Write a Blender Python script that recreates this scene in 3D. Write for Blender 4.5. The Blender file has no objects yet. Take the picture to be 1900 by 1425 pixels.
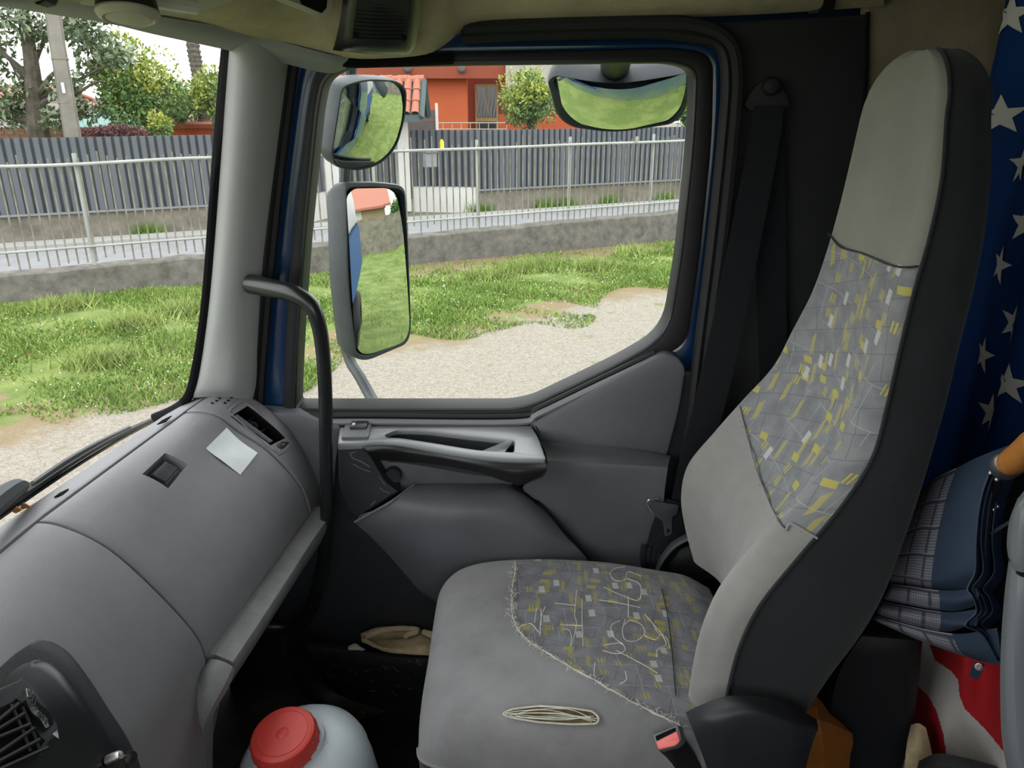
import bpy, bmesh, math, random
import numpy as np
from mathutils import Vector, Matrix
from mathutils.geometry import tessellate_polygon

random.seed(7); np.random.seed(7)
C = bpy.context.scene.collection
SC = bpy.context.scene
H = 2.35                      # eye height above the ground; all numbers below are metres relative to the eye
F = 1420.0; PITCH = math.radians(20.3); CP, SP = math.cos(PITCH), math.sin(PITCH)
TH = math.radians(26.0)       # the street runs at this angle to the truck

# ------------------------------------------------------------------ camera, sky, exposure
cam = bpy.data.cameras.new('camera'); co = bpy.data.objects.new('camera', cam); C.objects.link(co)
cam.sensor_fit = 'HORIZONTAL'; cam.sensor_width = 36.0; cam.lens = F / 1900 * 36.0
cam.clip_start = 0.02; cam.clip_end = 500
co.location = (0, 0, H); co.rotation_euler = (math.pi/2 - PITCH, 0, 0)
SC.camera = co
w = bpy.data.worlds.new('sky'); SC.world = w; w.use_nodes = True
nt = w.node_tree; nt.nodes.clear()
o_ = nt.nodes.new('ShaderNodeOutputWorld'); b_ = nt.nodes.new('ShaderNodeBackground')
tc = nt.nodes.new('ShaderNodeTexCoord'); mp = nt.nodes.new('ShaderNodeMapping'); nz = nt.nodes.new('ShaderNodeTexNoise'); cr = nt.nodes.new('ShaderNodeValToRGB')
mp.inputs['Scale'].default_value = (1.0, 1.0, 3.5); nz.inputs['Scale'].default_value = 2.2; nz.inputs['Detail'].default_value = 5
cr.color_ramp.elements[0].position = .34; cr.color_ramp.elements[0].color = (.235, .275, .32, 1)
cr.color_ramp.elements[1].position = .50; cr.color_ramp.elements[1].color = (1, 1, 1, 1)
nt.links.new(tc.outputs['Generated'], mp.inputs['Vector']); nt.links.new(mp.outputs['Vector'], nz.inputs['Vector'])
nt.links.new(nz.outputs['Fac'], cr.inputs['Fac']); nt.links.new(cr.outputs['Color'], b_.inputs['Color'])
b_.inputs['Strength'].default_value = 2.75
nt.links.new(b_.outputs['Background'], o_.inputs['Surface'])
SC.view_settings.view_transform = 'Standard'; SC.view_settings.look = 'None'
SC.view_settings.exposure = 0.45; SC.view_settings.gamma = 1.0; SC.view_settings.use_curve_mapping = False
try:
    SC.cycles.use_denoising = True; SC.cycles.max_bounces = 10; SC.cycles.diffuse_bounces = 6
    SC.cycles.transparent_max_bounces = 16; SC.cycles.glossy_bounces = 4
    SC.cycles.sample_clamp_indirect = 6.0
except Exception:
    pass

# ------------------------------------------------------------------ measuring helpers (relative to the eye)
def ray(px, py):
    xr = (px - 950) / F; yr = -(py - 712.5) / F
    return np.array([xr, CP + yr*SP, -SP + yr*CP])
def PY(px, py, y): r = ray(px, py); return r * (y / r[1])
def PZ(px, py, z): r = ray(px, py); return r * (z / r[2])
def PX(px, py, x): r = ray(px, py); return r * (x / r[0])
def PN(px, py, p0, n): r = ray(px, py); n = np.array(n, float); return r * (np.dot(p0, n) / np.dot(r, n))
def proj(p):
    x, y, z = p; dep = y*CP - z*SP; up = y*SP + z*CP
    return 950 + F*x/dep, 712.5 - F*up/dep
UU = np.array([math.cos(TH), math.sin(TH), 0]); VV = np.array([-math.sin(TH), math.cos(TH), 0])
def SV(px, py, v):                       # point of the street frame (along, across, height) at distance v
    r = ray(px, py); p = r * (v / (r @ VV)); return np.array([p @ UU, p @ VV, p[2]])
def inpoly(x, y, poly):
    c = False; n = len(poly); j = n - 1
    for i in range(n):
        xi, yi = poly[i][:2]; xj, yj = poly[j][:2]
        if (yi > y) != (yj > y) and x < (xj-xi)*(y-yi)/(yj-yi) + xi: c = not c
        j = i
    return c

# ------------------------------------------------------------------ materials
MATS = {}
def mat(name, col, rough=.6, var=0., vscale=8., bump=0., bscale=200., spec=.5, metal=0., col2=None, trans=0., sheen=0., coat=0.):
    m = bpy.data.materials.new(name); m.use_nodes = True; t = m.node_tree; p = t.nodes['Principled BSDF']
    p.inputs['Roughness'].default_value = rough; p.inputs['Metallic'].default_value = metal
    p.inputs['Specular IOR Level'].default_value = spec
    if sheen: p.inputs['Sheen Weight'].default_value = sheen
    if coat: p.inputs['Coat Weight'].default_value = coat; p.inputs['Coat Roughness'].default_value = .08
    tcn = t.nodes.new('ShaderNodeTexCoord')
    c2 = col2 if col2 is not None else tuple(c*(1-var) for c in col)
    n = t.nodes.new('ShaderNodeTexNoise'); n.inputs['Scale'].default_value = vscale; n.inputs['Detail'].default_value = 6; n.inputs['Roughness'].default_value = .65
    r = t.nodes.new('ShaderNodeValToRGB'); r.color_ramp.elements[0].position = .35; r.color_ramp.elements[1].position = .65
    r.color_ramp.elements[0].color = (*c2, 1); r.color_ramp.elements[1].color = (*col, 1)
    t.links.new(tcn.outputs['Object'], n.inputs['Vector']); t.links.new(n.outputs['Fac'], r.inputs['Fac'])
    t.links.new(r.outputs['Color'], p.inputs['Base Color'])
    if bump:
        bn = t.nodes.new('ShaderNodeTexNoise'); bn.inputs['Scale'].default_value = bscale; bn.inputs['Detail'].default_value = 3
        b = t.nodes.new('ShaderNodeBump'); b.inputs['Strength'].default_value = bump; b.inputs['Distance'].default_value = .002
        t.links.new(tcn.outputs['Object'], bn.inputs['Vector']); t.links.new(bn.outputs['Fac'], b.inputs['Height']); t.links.new(b.outputs['Normal'], p.inputs['Normal'])
    MATS[name] = m
    return m
def glass_mat(name, tint=(.97, .99, .98), refl=.05):
    m = bpy.data.materials.new(name); m.use_nodes = True; t = m.node_tree; t.nodes.clear()
    o = t.nodes.new('ShaderNodeOutputMaterial'); mx = t.nodes.new('ShaderNodeMixShader'); tr = t.nodes.new('ShaderNodeBsdfTransparent'); g = t.nodes.new('ShaderNodeBsdfGlossy')
    fr = t.nodes.new('ShaderNodeLayerWeight'); fr.inputs['Blend'].default_value = .12
    mul = t.nodes.new('ShaderNodeMath'); mul.operation = 'MULTIPLY'; mul.inputs[1].default_value = .35
    tr.inputs['Color'].default_value = (*tint, 1); g.inputs['Roughness'].default_value = .01
    t.links.new(fr.outputs['Fresnel'], mul.inputs[0]); t.links.new(mul.outputs[0], mx.inputs[0]); t.links.new(tr.outputs[0], mx.inputs[1]); t.links.new(g.outputs[0], mx.inputs[2]); t.links.new(mx.outputs[0], o.inputs['Surface'])
    return m

# ------------------------------------------------------------------ geometry builders: each returns (verts, faces)
def crom(P, k, closed=False):
    P = [np.array(p, float) for p in P]; n = len(P); out = []
    if n < 3 and not closed:
        return [P[0] + (P[-1]-P[0]) * i/float(k) for i in range(k+1)]
    segs = n if closed else n - 1
    for i in range(segs):
        p1, p2 = P[i], P[(i+1) % n]
        p0 = P[(i-1) % n] if (closed or i > 0) else 2*p1 - p2
        p3 = P[(i+2) % n] if (closed or i+2 < n) else 2*p2 - p1
        for j in range(k):
            t = j/float(k)
            out.append(.5*((2*p1) + (-p0+p2)*t + (2*p0-5*p1+4*p2-p3)*t*t + (-p0+3*p1-3*p2+p3)*t**3))
    if not closed: out.append(P[-1])
    return out
def fillet(pts, r=10, n=5):
    """rounds the corners of a closed outline of (x, y) or (x, y, radius)"""
    out = []; N = len(pts)
    for i in range(N):
        p = np.array(pts[i][:2], float); a = np.array(pts[i-1][:2], float); b = np.array(pts[(i+1) % N][:2], float)
        rr = pts[i][2] if len(pts[i]) > 2 else r
        la, lb = np.linalg.norm(a-p), np.linalg.norm(b-p)
        d = min(rr, la*.48, lb*.48)
        if d < .01: out.append(tuple(p)); continue
        s, e = p + (a-p)/la*d, p + (b-p)/lb*d
        for k in range(n+1):
            t = k/n; out.append(tuple((1-t)**2*s + 2*t*(1-t)*p + t*t*e))
    return out
def outset(poly, d):
    """moves a closed 2-D outline outwards (d > 0) or inwards"""
    P = np.array([p[:2] for p in poly], float)
    A = .5*np.sum(P[:, 0]*np.roll(P[:, 1], -1) - np.roll(P[:, 0], -1)*P[:, 1])
    nx = np.roll(P, -1, 0) - P; ln = np.linalg.norm(nx, axis=1); ln[ln == 0] = 1e-9
    nn = np.stack([nx[:, 1], -nx[:, 0]], 1)/ln[:, None] * (1 if A > 0 else -1)
    m = nn + np.roll(nn, 1, 0); l2 = np.sum(m*m, 1); l2[l2 < .4] = .4
    return [tuple(p) for p in P + m*(2*d/l2)[:, None]]
def frame_of(P3):
    P3 = np.array(P3); c = P3.mean(0); n = np.zeros(3)
    for i in range(len(P3)):
        a, b = P3[i]-c, P3[(i+1) % len(P3)]-c; n += np.cross(a, b)
    n /= np.linalg.norm(n)
    if n @ c > 0: n = -n                 # the front faces the cab's middle
    x = np.cross([0, 0, 1.], n)
    if np.linalg.norm(x) < .05: x = np.cross([0, 1., 0], n)
    x /= np.linalg.norm(x); y = np.cross(n, x)
    return c, x, y, n
def g_plate(P3, th=.01, bev=.002, holes=(), fr=None, steps=2):
    """flat piece with the outline P3, bevelled front edge, thickness th behind it"""
    c, x, y, n = fr if fr is not None else frame_of(P3)
    to2 = lambda Q: [((q-c) @ x, (q-c) @ y) for q in np.array(Q)]
    V, Fc = [], []
    def ring(poly, off, dep):
        q = outset(poly, off) if off else poly; s = len(V)
        for a, b in q: V.append(c + x*a + y*b + n*(-dep))
        return list(range(s, s+len(q)))
    def bridge(a, b, flip):
        N = len(a)
        for i in range(N):
            j = (i+1) % N; f = (a[i], a[j], b[j], b[i]); Fc.append(f[::-1] if flip else f)
    tops, bots = [], []
    for hi, poly in enumerate([to2(P3)] + [to2(h) for h in holes]):
        P = np.array(poly); A = np.sum(P[:, 0]*np.roll(P[:, 1], -1) - np.roll(P[:, 0], -1)*P[:, 1])
        if (A < 0) != (hi > 0): poly = poly[::-1]
        sg = -1 if hi == 0 else 1
        rs = []
        if bev > 0:
            for k in range(steps+1):
                a = math.pi/2*k/steps
                rs.append(ring(poly, sg*bev*(1-math.sin(a)), bev*(1-math.cos(a))))
        else: rs.append(ring(poly, 0, 0))
        rs.append(ring(poly, 0, th))
        for a, b in zip(rs, rs[1:]): bridge(a, b, True)
        tops.append(rs[0]); bots.append(rs[-1])
    for idx, fl in ((tops, False), (bots, True)):
        loops = [[Vector((float((V[i]-c) @ x), float((V[i]-c) @ y), 0)) for i in l] for l in idx]
        flat = [i for l in idx for i in l]
        for t in tessellate_polygon(loops):
            t = [flat[i] for i in t]
            nn = np.cross(V[t[1]]-V[t[0]], V[t[2]]-V[t[0]]) @ n
            if (nn < 0) != fl: t = t[::-1]
            Fc.append(tuple(t))
    return V, Fc
def g_tube(pts, r=.01, n=10, k=0, closed=False, caps=True, flat=1.0):
    """round bar along pts; r may be a list; k > 0 smooths the path"""
    R = list(r) if hasattr(r, '__len__') else None
    if k:
        if R: R = [float(q[0]) for q in crom([(a, 0, 0) for a in R], k, closed)]
        pts = crom(pts, k, closed)
    pts = [np.array(p, float) for p in pts]; N = len(pts); V, Fc = [], []
    up = None
    for i in range(N):
        a = pts[i-1] if (i > 0 or closed) else pts[i]; b = pts[(i+1) % N] if (i < N-1 or closed) else pts[i]
        t = b-a; t /= max(np.linalg.norm(t), 1e-9)
        if up is None:
            up = np.array([0, 0, 1.]) if abs(t[2]) < .9 else np.array([1., 0, 0])
        up = up - t*(up @ t); up /= np.linalg.norm(up); s = np.cross(t, up)
        rr = R[i] if R else r
        for j in range(n):
            an = 2*math.pi*j/n; V.append(pts[i] + rr*(math.cos(an)*up*flat + math.sin(an)*s))
    for i in range(N if closed else N-1):
        for j in range(n):
            a, b = i*n+j, i*n+(j+1) % n; c2, d2 = ((i+1) % N)*n+(j+1) % n, ((i+1) % N)*n+j
            Fc.append((a, b, c2, d2))
    if caps and not closed:
        Fc.append(tuple(range(n))[::-1]); Fc.append(tuple((N-1)*n+j for j in range(n)))
    return V, Fc
def g_grid(rows, ku=4, kv=4, closed_u=False, th=0.0):
    """smooth sheet through a grid of points; th > 0 gives it a body behind (away from the eye)"""
    R = [crom(r, ku, closed_u) if ku > 1 else [np.array(p, float) for p in r] for r in rows]
    m = len(R[0]); cols = [crom([r[i] for r in R], kv) if kv > 1 else [np.array(r[i], float) for r in R] for i in range(m)]
    n = len(cols[0]); V = [cols[i][j] for j in range(n) for i in range(m)]
    Fc = []
    mm = m if closed_u else m-1
    for j in range(n-1):
        for i in range(mm):
            Fc.append((j*m+i, j*m+(i+1) % m, (j+1)*m+(i+1) % m, (j+1)*m+i))
    if th:
        A = np.array(V).reshape(n, m, 3); du = np.gradient(A, axis=1); dv = np.gradient(A, axis=0)
        N = np.cross(du, dv); N /= np.maximum(np.linalg.norm(N, axis=2, keepdims=True), 1e-9)
        if np.mean(np.sum(N*A, 2)) < 0: N = -N
        else: Fc = [f[::-1] for f in Fc]
        B = (A + N*th).reshape(-1, 3); s = len(V); V = V + list(B)
        Fc += [tuple(s+q for q in f[::-1]) for f in Fc]
        rim = [(j*m+i, j*m+i+1) for j in (0, n-1) for i in range(m-1)] + [(j*m+i, (j+1)*m+i) for i in (0, m-1) for j in range(n-1)]
        for a, b in rim: Fc.append((a, b, s+b, s+a))
    return V, Fc
def g_box(cx, cy, cz, sx, sy, sz, rot=None):
    V = [np.array([dx*sx/2, dy*sy/2, dz*sz/2]) for dz in (-1, 1) for dy in (-1, 1) for dx in (-1, 1)]
    if rot is not None: V = [np.array(rot @ Vector(v)) for v in V]
    return [v + np.array([cx, cy, cz]) for v in V], [(0, 2, 3, 1), (4, 5, 7, 6), (0, 1, 5, 4), (2, 6, 7, 3), (0, 4, 6, 2), (1, 3, 7, 5)]
def g_lathe(prof, base=(0, 0, 0), axis=(0, 0, 1), n=24, cap=True):
    ax = np.array(axis, float); ax /= np.linalg.norm(ax)
    x = np.cross(ax, [0, 1., 0]) if abs(ax[1]) < .9 else np.cross(ax, [1., 0, 0]); x /= np.linalg.norm(x); y = np.cross(ax, x)
    b = np.array(base, float); V, Fc = [], []
    for r, h in prof:
        for j in range(n):
            a = 2*math.pi*j/n; V.append(b + ax*h + r*(math.cos(a)*x + math.sin(a)*y))
    for i in range(len(prof)-1):
        for j in range(n): Fc.append((i*n+j, i*n+(j+1) % n, (i+1)*n+(j+1) % n, (i+1)*n+j))
    if cap: Fc.append(tuple(range(n))[::-1]); Fc.append(tuple((len(prof)-1)*n+j for j in range(n)))
    return V, Fc
def join(*gs):
    V, Fc = [], []
    for v, f in gs:
        s = len(V); V += list(v); Fc += [tuple(q+s for q in t) for t in f]
    return V, Fc

# ------------------------------------------------------------------ linking helpers
def props(o, label=None, cat=None, group=None, kind=None):
    if label: o['label'] = label
    if cat: o['category'] = cat
    if group: o['group'] = group
    if kind: o['kind'] = kind
    return o
def T(base): return Matrix.Translation((base[0], base[1], base[2] + H))
BASE = {}
def thing(name, label, cat, base, group=None, street=False, kind=None):
    e = bpy.data.objects.new(name, None); e.empty_display_size = .05; C.objects.link(e)
    M = (Matrix.Rotation(TH, 4, 'Z') if street else Matrix.Identity(4)) @ T(base)
    e.matrix_world = M; BASE[e.name] = base
    return props(e, label, cat, group, kind)
def obj(name, g, m, parent=None, ang=35, smooth=True, street=False, fixn=True, bevel=0):
    V, Fc = g
    me = bpy.data.meshes.new(name)
    me.from_pydata([(float(v[0]), float(v[1]), float(v[2]) + H) for v in V], [], [tuple(int(i) for i in f) for f in Fc])
    if fixn or bevel:
        bm = bmesh.new(); bm.from_mesh(me)
        if fixn: bmesh.ops.recalc_face_normals(bm, faces=bm.faces)
        if bevel: bmesh.ops.bevel(bm, geom=[e for e in bm.edges if len(e.link_faces) == 2 and e.calc_face_angle(0) > .5], offset=bevel, segments=2, affect='EDGES', clamp_overlap=True)
        bm.to_mesh(me); bm.free()
    if smooth:
        me.polygons.foreach_set('use_smooth', [True]*len(me.polygons))
        me.set_sharp_from_angle(angle=math.radians(ang))
    for mm in (m if isinstance(m, (list, tuple)) else [m]): me.materials.append(mm)
    o = bpy.data.objects.new(name, me); C.objects.link(o)
    if parent is not None: child(o, parent)
    elif street: o.rotation_euler.z = TH
    return o
def child(o, parent):
    o.parent = parent
    b = root_base(parent)
    if parent.type == 'EMPTY': o.matrix_parent_inverse = T(b).inverted()
    return o
def root_base(p): return BASE.get(p.name, (0, 0, -H))
def copy_of(o, dx=0, dy=0, dz=0, parent=None):
    c = o.copy(); C.objects.link(c); c.location = (o.location[0]+dx, o.location[1]+dy, o.location[2]+dz)
    if parent is not None:
        c.parent = parent; c.matrix_parent_inverse = o.matrix_parent_inverse.copy()
    return c
def pl(poly, y, r=8):                     # outline measured in the photograph -> points on the upright plane at distance y
    return [PY(p[0], p[1], y) for p in fillet(poly, r)]
def plY(pts): return [PY(*p) for p in pts]
# ================================================================== materials
M = {}
M['dash'] = mat('dash_plastic', (.215, .212, .228), .52, .10, 14, .22, 420, spec=.45)
M['dash2'] = mat('dash_plastic_worn', (.22, .22, .23), .55, .22, 30, .2, 420, spec=.4)
M['trimgrey'] = mat('pillar_plastic', (.30, .305, .30), .6, .08, 6, .1, 500, spec=.35)
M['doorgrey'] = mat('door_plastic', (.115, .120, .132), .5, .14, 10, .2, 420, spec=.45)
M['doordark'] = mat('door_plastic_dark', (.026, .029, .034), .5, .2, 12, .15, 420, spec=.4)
M['satin'] = mat('satin_trim', (.18, .19, .205), .33, .05, 10, spec=.6)
M['black'] = mat('black_rubber', (.012, .012, .013), .55, .2, 20, spec=.4)
M['blackgloss'] = mat('black_gloss', (.012, .013, .015), .28, .2, 20, spec=.5)
M['seam'] = mat('dark_gap', (.006, .006, .007), .9, spec=.1)
M['bluepaint'] = mat('blue_paint', (.006, .036, .115), .25, .12, 3, spec=.6, coat=.6)
M['pillar'] = mat('pillar_dark_grey', (.026, .027, .028), .75, .1, 8, .1, 400, spec=.25)
M['beige_shaded'] = mat('beige_lining_shaded', (.27, .225, .15), .95, .30, 7, .5, 350, spec=.1)  # same beige lining, shade of the rear cab put into a darker colour
M['bluebody'] = mat('blue_body', (.020, .075, .20), .7, .12, 3, spec=.2)
M['beige'] = mat('beige_lining_lit', (.56, .47, .33), .95, .30, 7, .5, 350, spec=.1)  # same lining again, paler colour carries the light near the windscreen
M['console'] = mat('console_beige_grey', (.52, .48, .40), .6, .1, 6, spec=.3)
M['floor'] = mat('floor_mat_dusty', (.030, .029, .027), .85, .6, 9, .5, 300, spec=.2)
M['paper'] = mat('paper_white', (.90, .95, .96), .7, .05, 40)
M['white'] = mat('tissue_white', (.75, .73, .70), .9, .1, 60)
M['cloth'] = mat('rag_tan', (.60, .48, .30), .95, .35, 40, .8, 600, spec=.1)
M['red'] = mat('red_plastic', (.62, .055, .045), .42, .08, 30)
M['can'] = mat('milky_plastic', (.52, .58, .63), .38, .06, 12)
M['metal'] = mat('bare_metal', (.72, .70, .66), .35, .1, 30, metal=1)
M['seatgrey'] = mat('seat_velour_grey', (.30, .295, .305), .95, .28, 7, .45, 900, spec=.12, sheen=.25)
M['seatlight'] = mat('seat_velour_light', (.285, .282, .265), .95, .2, 7, .6, 1200, spec=.12, sheen=.3)
M['seatdark'] = mat('seat_side_dark', (.024, .026, .028), .9, .15, 10, .4, 700, spec=.15, sheen=.15)
M['seathead'] = mat('headrest_velour', (.24, .235, .20), .95, .12, 9, .6, 1200, spec=.1, sheen=.2)
M['thread'] = mat('white_thread', (.72, .70, .60), .9, .2, 60)
M['foam'] = mat('seat_foam', (.16, .12, .05), .9, .5, 60)
M['belt'] = mat('belt_webbing', (.010, .011, .014), .8, .2, 60, .3, 900, spec=.25)
M['buckle'] = mat('buckle_red', (.80, .13, .11), .35, .05, 30)
M['flagblue'] = mat('cloth_blue', (.003, .030, .125), .85, .15, 8, spec=.2)
M['star'] = mat('cloth_star_white', (.50, .50, .45), .9, .05, 30)
M['flagred'] = mat('cloth_red', (.42, .018, .022), .85, .15, 20, spec=.2)
M['flagwhite'] = mat('cloth_offwhite', (.52, .50, .47), .9, .15, 20, spec=.2)
M['navy'] = mat('umbrella_navy', (.028, .045, .075), .6, .1, 20, spec=.3)
M['wood'] = mat('handle_wood', (.50, .20, .045), .35, .3, 25)
M['orange'] = mat('orange_bag', (.36, .13, .02), .6, .35, 9)
M['locker'] = mat('locker_black', (.014, .015, .018), .6, .2, 10, spec=.35)
M['drvgrey'] = mat('driver_seat_plastic', (.12, .13, .14), .4, .05, 10, spec=.5)
M['mirhouse'] = mat('mirror_housing', (.060, .068, .074), .5, .25, 14, .15, 300, spec=.4)
M['mirror'] = mat('mirror_silver', (.86, .88, .88), .012, .02, 5, metal=1)
M['arrow'] = mat('white_mark', (.6, .62, .62), .6, .05, 30)
# outside
M['grass'] = mat('grass_green', (.185, .29, .06), .7, .45, 1.6, col2=(.10, .20, .030), spec=.2)
M['grass2'] = mat('grass_light', (.32, .40, .12), .7, .4, 2.2, spec=.2)
M['straw'] = mat('grass_straw', (.32, .25, .125), .8, .3, 2.0, spec=.15)
M['fence'] = mat('fence_grey_metal', (.105, .115, .13), .55, .16, 1.2, spec=.4)
M['fencedark'] = mat('fence_recess_grey', (.045, .05, .056), .6, .1, 2, spec=.3)
M['fencecap'] = mat('fence_edge_strip', (.2, .21, .22), .5, .1, 4)
M['rail'] = mat('rail_galvanised', (.24, .235, .20), .55, .3, 6, col2=(.13, .12, .08))
M['railtop'] = mat('rail_pale_paint', (.36, .37, .35), .5, .2, 3)
M['concrete'] = mat('concrete_weathered', (.20, .185, .165), .9, .5, 5.5, .6, 40, col2=(.10, .095, .085), spec=.2)
M['plinth'] = mat('fence_base_concrete', (.24, .215, .175), .9, .4, 3, .4, 40, col2=(.13, .12, .095), spec=.2)
M['asphalt'] = mat('road_asphalt', (.26, .26, .27), .85, .15, 3, .4, 60, spec=.2)
M['kerb'] = mat('road_kerb_pale', (.34, .335, .32), .85, .15, 4)
M['whitewall'] = mat('white_render', (.60, .59, .56), .8, .08, 2)
M['orangewall'] = mat('orange_render', (.50, .105, .035), .85, .10, 1.5)
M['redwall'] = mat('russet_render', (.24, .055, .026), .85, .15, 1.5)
M['terracotta'] = mat('terracotta_tile', (.34, .125, .08), .8, .4, 5, col2=(.36, .13, .085))
M['greenwood'] = mat('dark_green_wood', (.055, .085, .085), .6, .2, 8)
M['shed'] = mat('shed_siding', (.105, .085, .080), .7, .2, 6)
M['awning'] = mat('awning_pale', (.36, .33, .29), .7, .2, 6)
M['doorglass'] = mat('dark_glass', (.03, .032, .036), .15, .1, 3, spec=.6)
M['brass'] = mat('door_frame_ochre', (.34, .24, .10), .5, .2, 8)
M['grille'] = mat('grille_pale', (.40, .37, .30), .5, .1, 8)
M['yellow'] = mat('yellow_tag', (.80, .72, .03), .5, .1, 20)
M['mailbox'] = mat('mailbox_grey', (.22, .23, .24), .5, .1, 8)
M['polec'] = mat('pole_concrete', (.235, .22, .19), .9, .25, 3, .4, 60, spec=.15)
M['bark'] = mat('bark_grey_brown', (.12, .105, .085), .95, .5, 6, .8, 30, spec=.1)
M['palmbark'] = mat('palm_bark', (.19, .17, .15), .95, .6, 14, 1., 30, spec=.1)
M['leafdark'] = mat('leaf_dark_glossy', (.11, .16, .065), .35, .6, 2.0, col2=(.04, .07, .03), spec=.5)
M['leafgrey'] = mat('leaf_grey_green', (.25, .31, .19), .45, .3, 2.0, spec=.5)
M['leafgreen'] = mat('leaf_green', (.17, .28, .07), .55, .5, 1.6, col2=(.06, .13, .04))
M['leafyellow'] = mat('leaf_yellow_green', (.38, .40, .07), .55, .3, 2.0, col2=(.22, .30, .05))
M['hedge'] = mat('hedge_purple', (.20, .075, .080), .7, .5, 3, col2=(.08, .035, .04))
M['brick'] = mat('brick_brown', (.20, .10, .06), .9, .35, 4)
M['teal'] = mat('teal_roof', (.12, .23, .205), .7, .1, 4)
M['housewhite'] = mat('pale_house_wall', (.36, .345, .32), .85, .1, 1)
M['houseyellow'] = mat('yellow_house_wall', (.36, .28, .155), .85, .1, 1)
M['cargo'] = mat('cargo_white', (.36, .37, .38), .4, .1, 1)
M['vanwhite'] = mat('van_white', (.72, .74, .76), .3, .05, 1)
GLASS = glass_mat('window_glass')

def ground_mat():
    m = bpy.data.materials.new('ground_grass_gravel'); m.use_nodes = True; t = m.node_tree; p = t.nodes['Principled BSDF']
    p.inputs['Roughness'].default_value = .9; p.inputs['Specular IOR Level'].default_value = .15
    N = t.nodes.new; L = t.links.new
    tc = N('ShaderNodeTexCoord'); sx = N('ShaderNodeSeparateXYZ'); L(tc.outputs['Object'], sx.inputs[0])
    def noise(s, d=5, r=.6):
        n = N('ShaderNodeTexNoise'); n.inputs['Scale'].default_value = s; n.inputs['Detail'].default_value = d; n.inputs['Roughness'].default_value = r
        L(tc.outputs['Object'], n.inputs['Vector']); return n.outputs['Fac']
    def ma(op, a, b=None, c=None):
        n = N('ShaderNodeMath'); n.operation = op
        for i, q in enumerate((a, b, c)):
            if q is None: continue
            if isinstance(q, (int, float)): n.inputs[i].default_value = q
            else: L(q, n.inputs[i])
        return n.outputs[0]
    def smooth(x, a, b):
        n = N('ShaderNodeMapRange'); n.interpolation_type = 'SMOOTHSTEP'; L(x, n.inputs['Value']); n.inputs['From Min'].default_value = a; n.inputs['From Max'].default_value = b
        return n.outputs['Result']
    def mix(f, a, b):
        n = N('ShaderNodeMix'); n.data_type = 'RGBA'; L(f, n.inputs['Factor'])
        for q, i in ((a, 'A'), (b, 'B')):
            s = [k for k in n.inputs if k.name == i and k.type == 'RGBA'][0]
            if isinstance(q, tuple): s.default_value = (*q, 1)
            else: L(q, s)
        return [k for k in n.outputs if k.type == 'RGBA'][0]
    q = ma('SUBTRACT', sx.outputs['Y'], ma('MULTIPLY', sx.outputs['X'], .25))
    q = ma('ADD', q, ma('MULTIPLY', ma('SUBTRACT', noise(.9), .5), 1.7))
    q = ma('ADD', q, ma('MULTIPLY', ma('SUBTRACT', noise(6), .5), .7))
    grav = ma('MULTIPLY', smooth(q, 3.7, 4.3), ma('SUBTRACT', 1., smooth(q, 6.25, 6.75)))
    edge = ma('MULTIPLY', smooth(q, 8.0, 6.6), smooth(q, 5.2, 6.4))
    dry = smooth(ma('ADD', ma('MULTIPLY', noise(1.1, 6), .8), ma('MULTIPLY', edge, .30)), .52, .62)
    gcol = mix(noise(18, 6, .7), (.08, .12, .03), (.22, .30, .085))
    gcol = mix(smooth(noise(2.0), .42, .62), gcol, mix(noise(25, 4), (.14, .20, .05), (.31, .35, .12)))
    wallfoot = ma('MULTIPLY', smooth(ma('ADD', sx.outputs['Y'], ma('MULTIPLY', noise(1.4), .9)), 10.65, 10.95), smooth(sx.outputs['X'], 2.2, 4.2))
    dry = ma('MAXIMUM', dry, wallfoot)
    gcol = mix(dry, gcol, mix(noise(30, 6, .8), (.16, .12, .07), (.36, .28, .165)))
    v = N('ShaderNodeTexVoronoi'); v.inputs['Scale'].default_value = 38; L(tc.outputs['Object'], v.inputs['Vector'])
    st = mix(smooth(noise(60, 5, .8), .3, .7), (.15, .13, .105), (.40, .36, .30))
    sv = N('ShaderNodeSeparateColor'); L(v.outputs['Color'], sv.inputs[0])
    st = mix(ma('MULTIPLY', sv.outputs[0], .45), st, (.46, .42, .36))
    st = mix(smooth(noise(2.6, 6), .60, .70), st, (.20, .22, .10))
    col = mix(grav, gcol, st)
    L(col, p.inputs['Base Color'])
    b = N('ShaderNodeBump'); b.inputs['Strength'].default_value = .8; b.inputs['Distance'].default_value = .03
    L(ma('ADD', noise(40, 4, .7), ma('MULTIPLY', v.outputs['Distance'], .6)), b.inputs['Height']); L(b.outputs['Normal'], p.inputs['Normal'])
    return m

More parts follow.
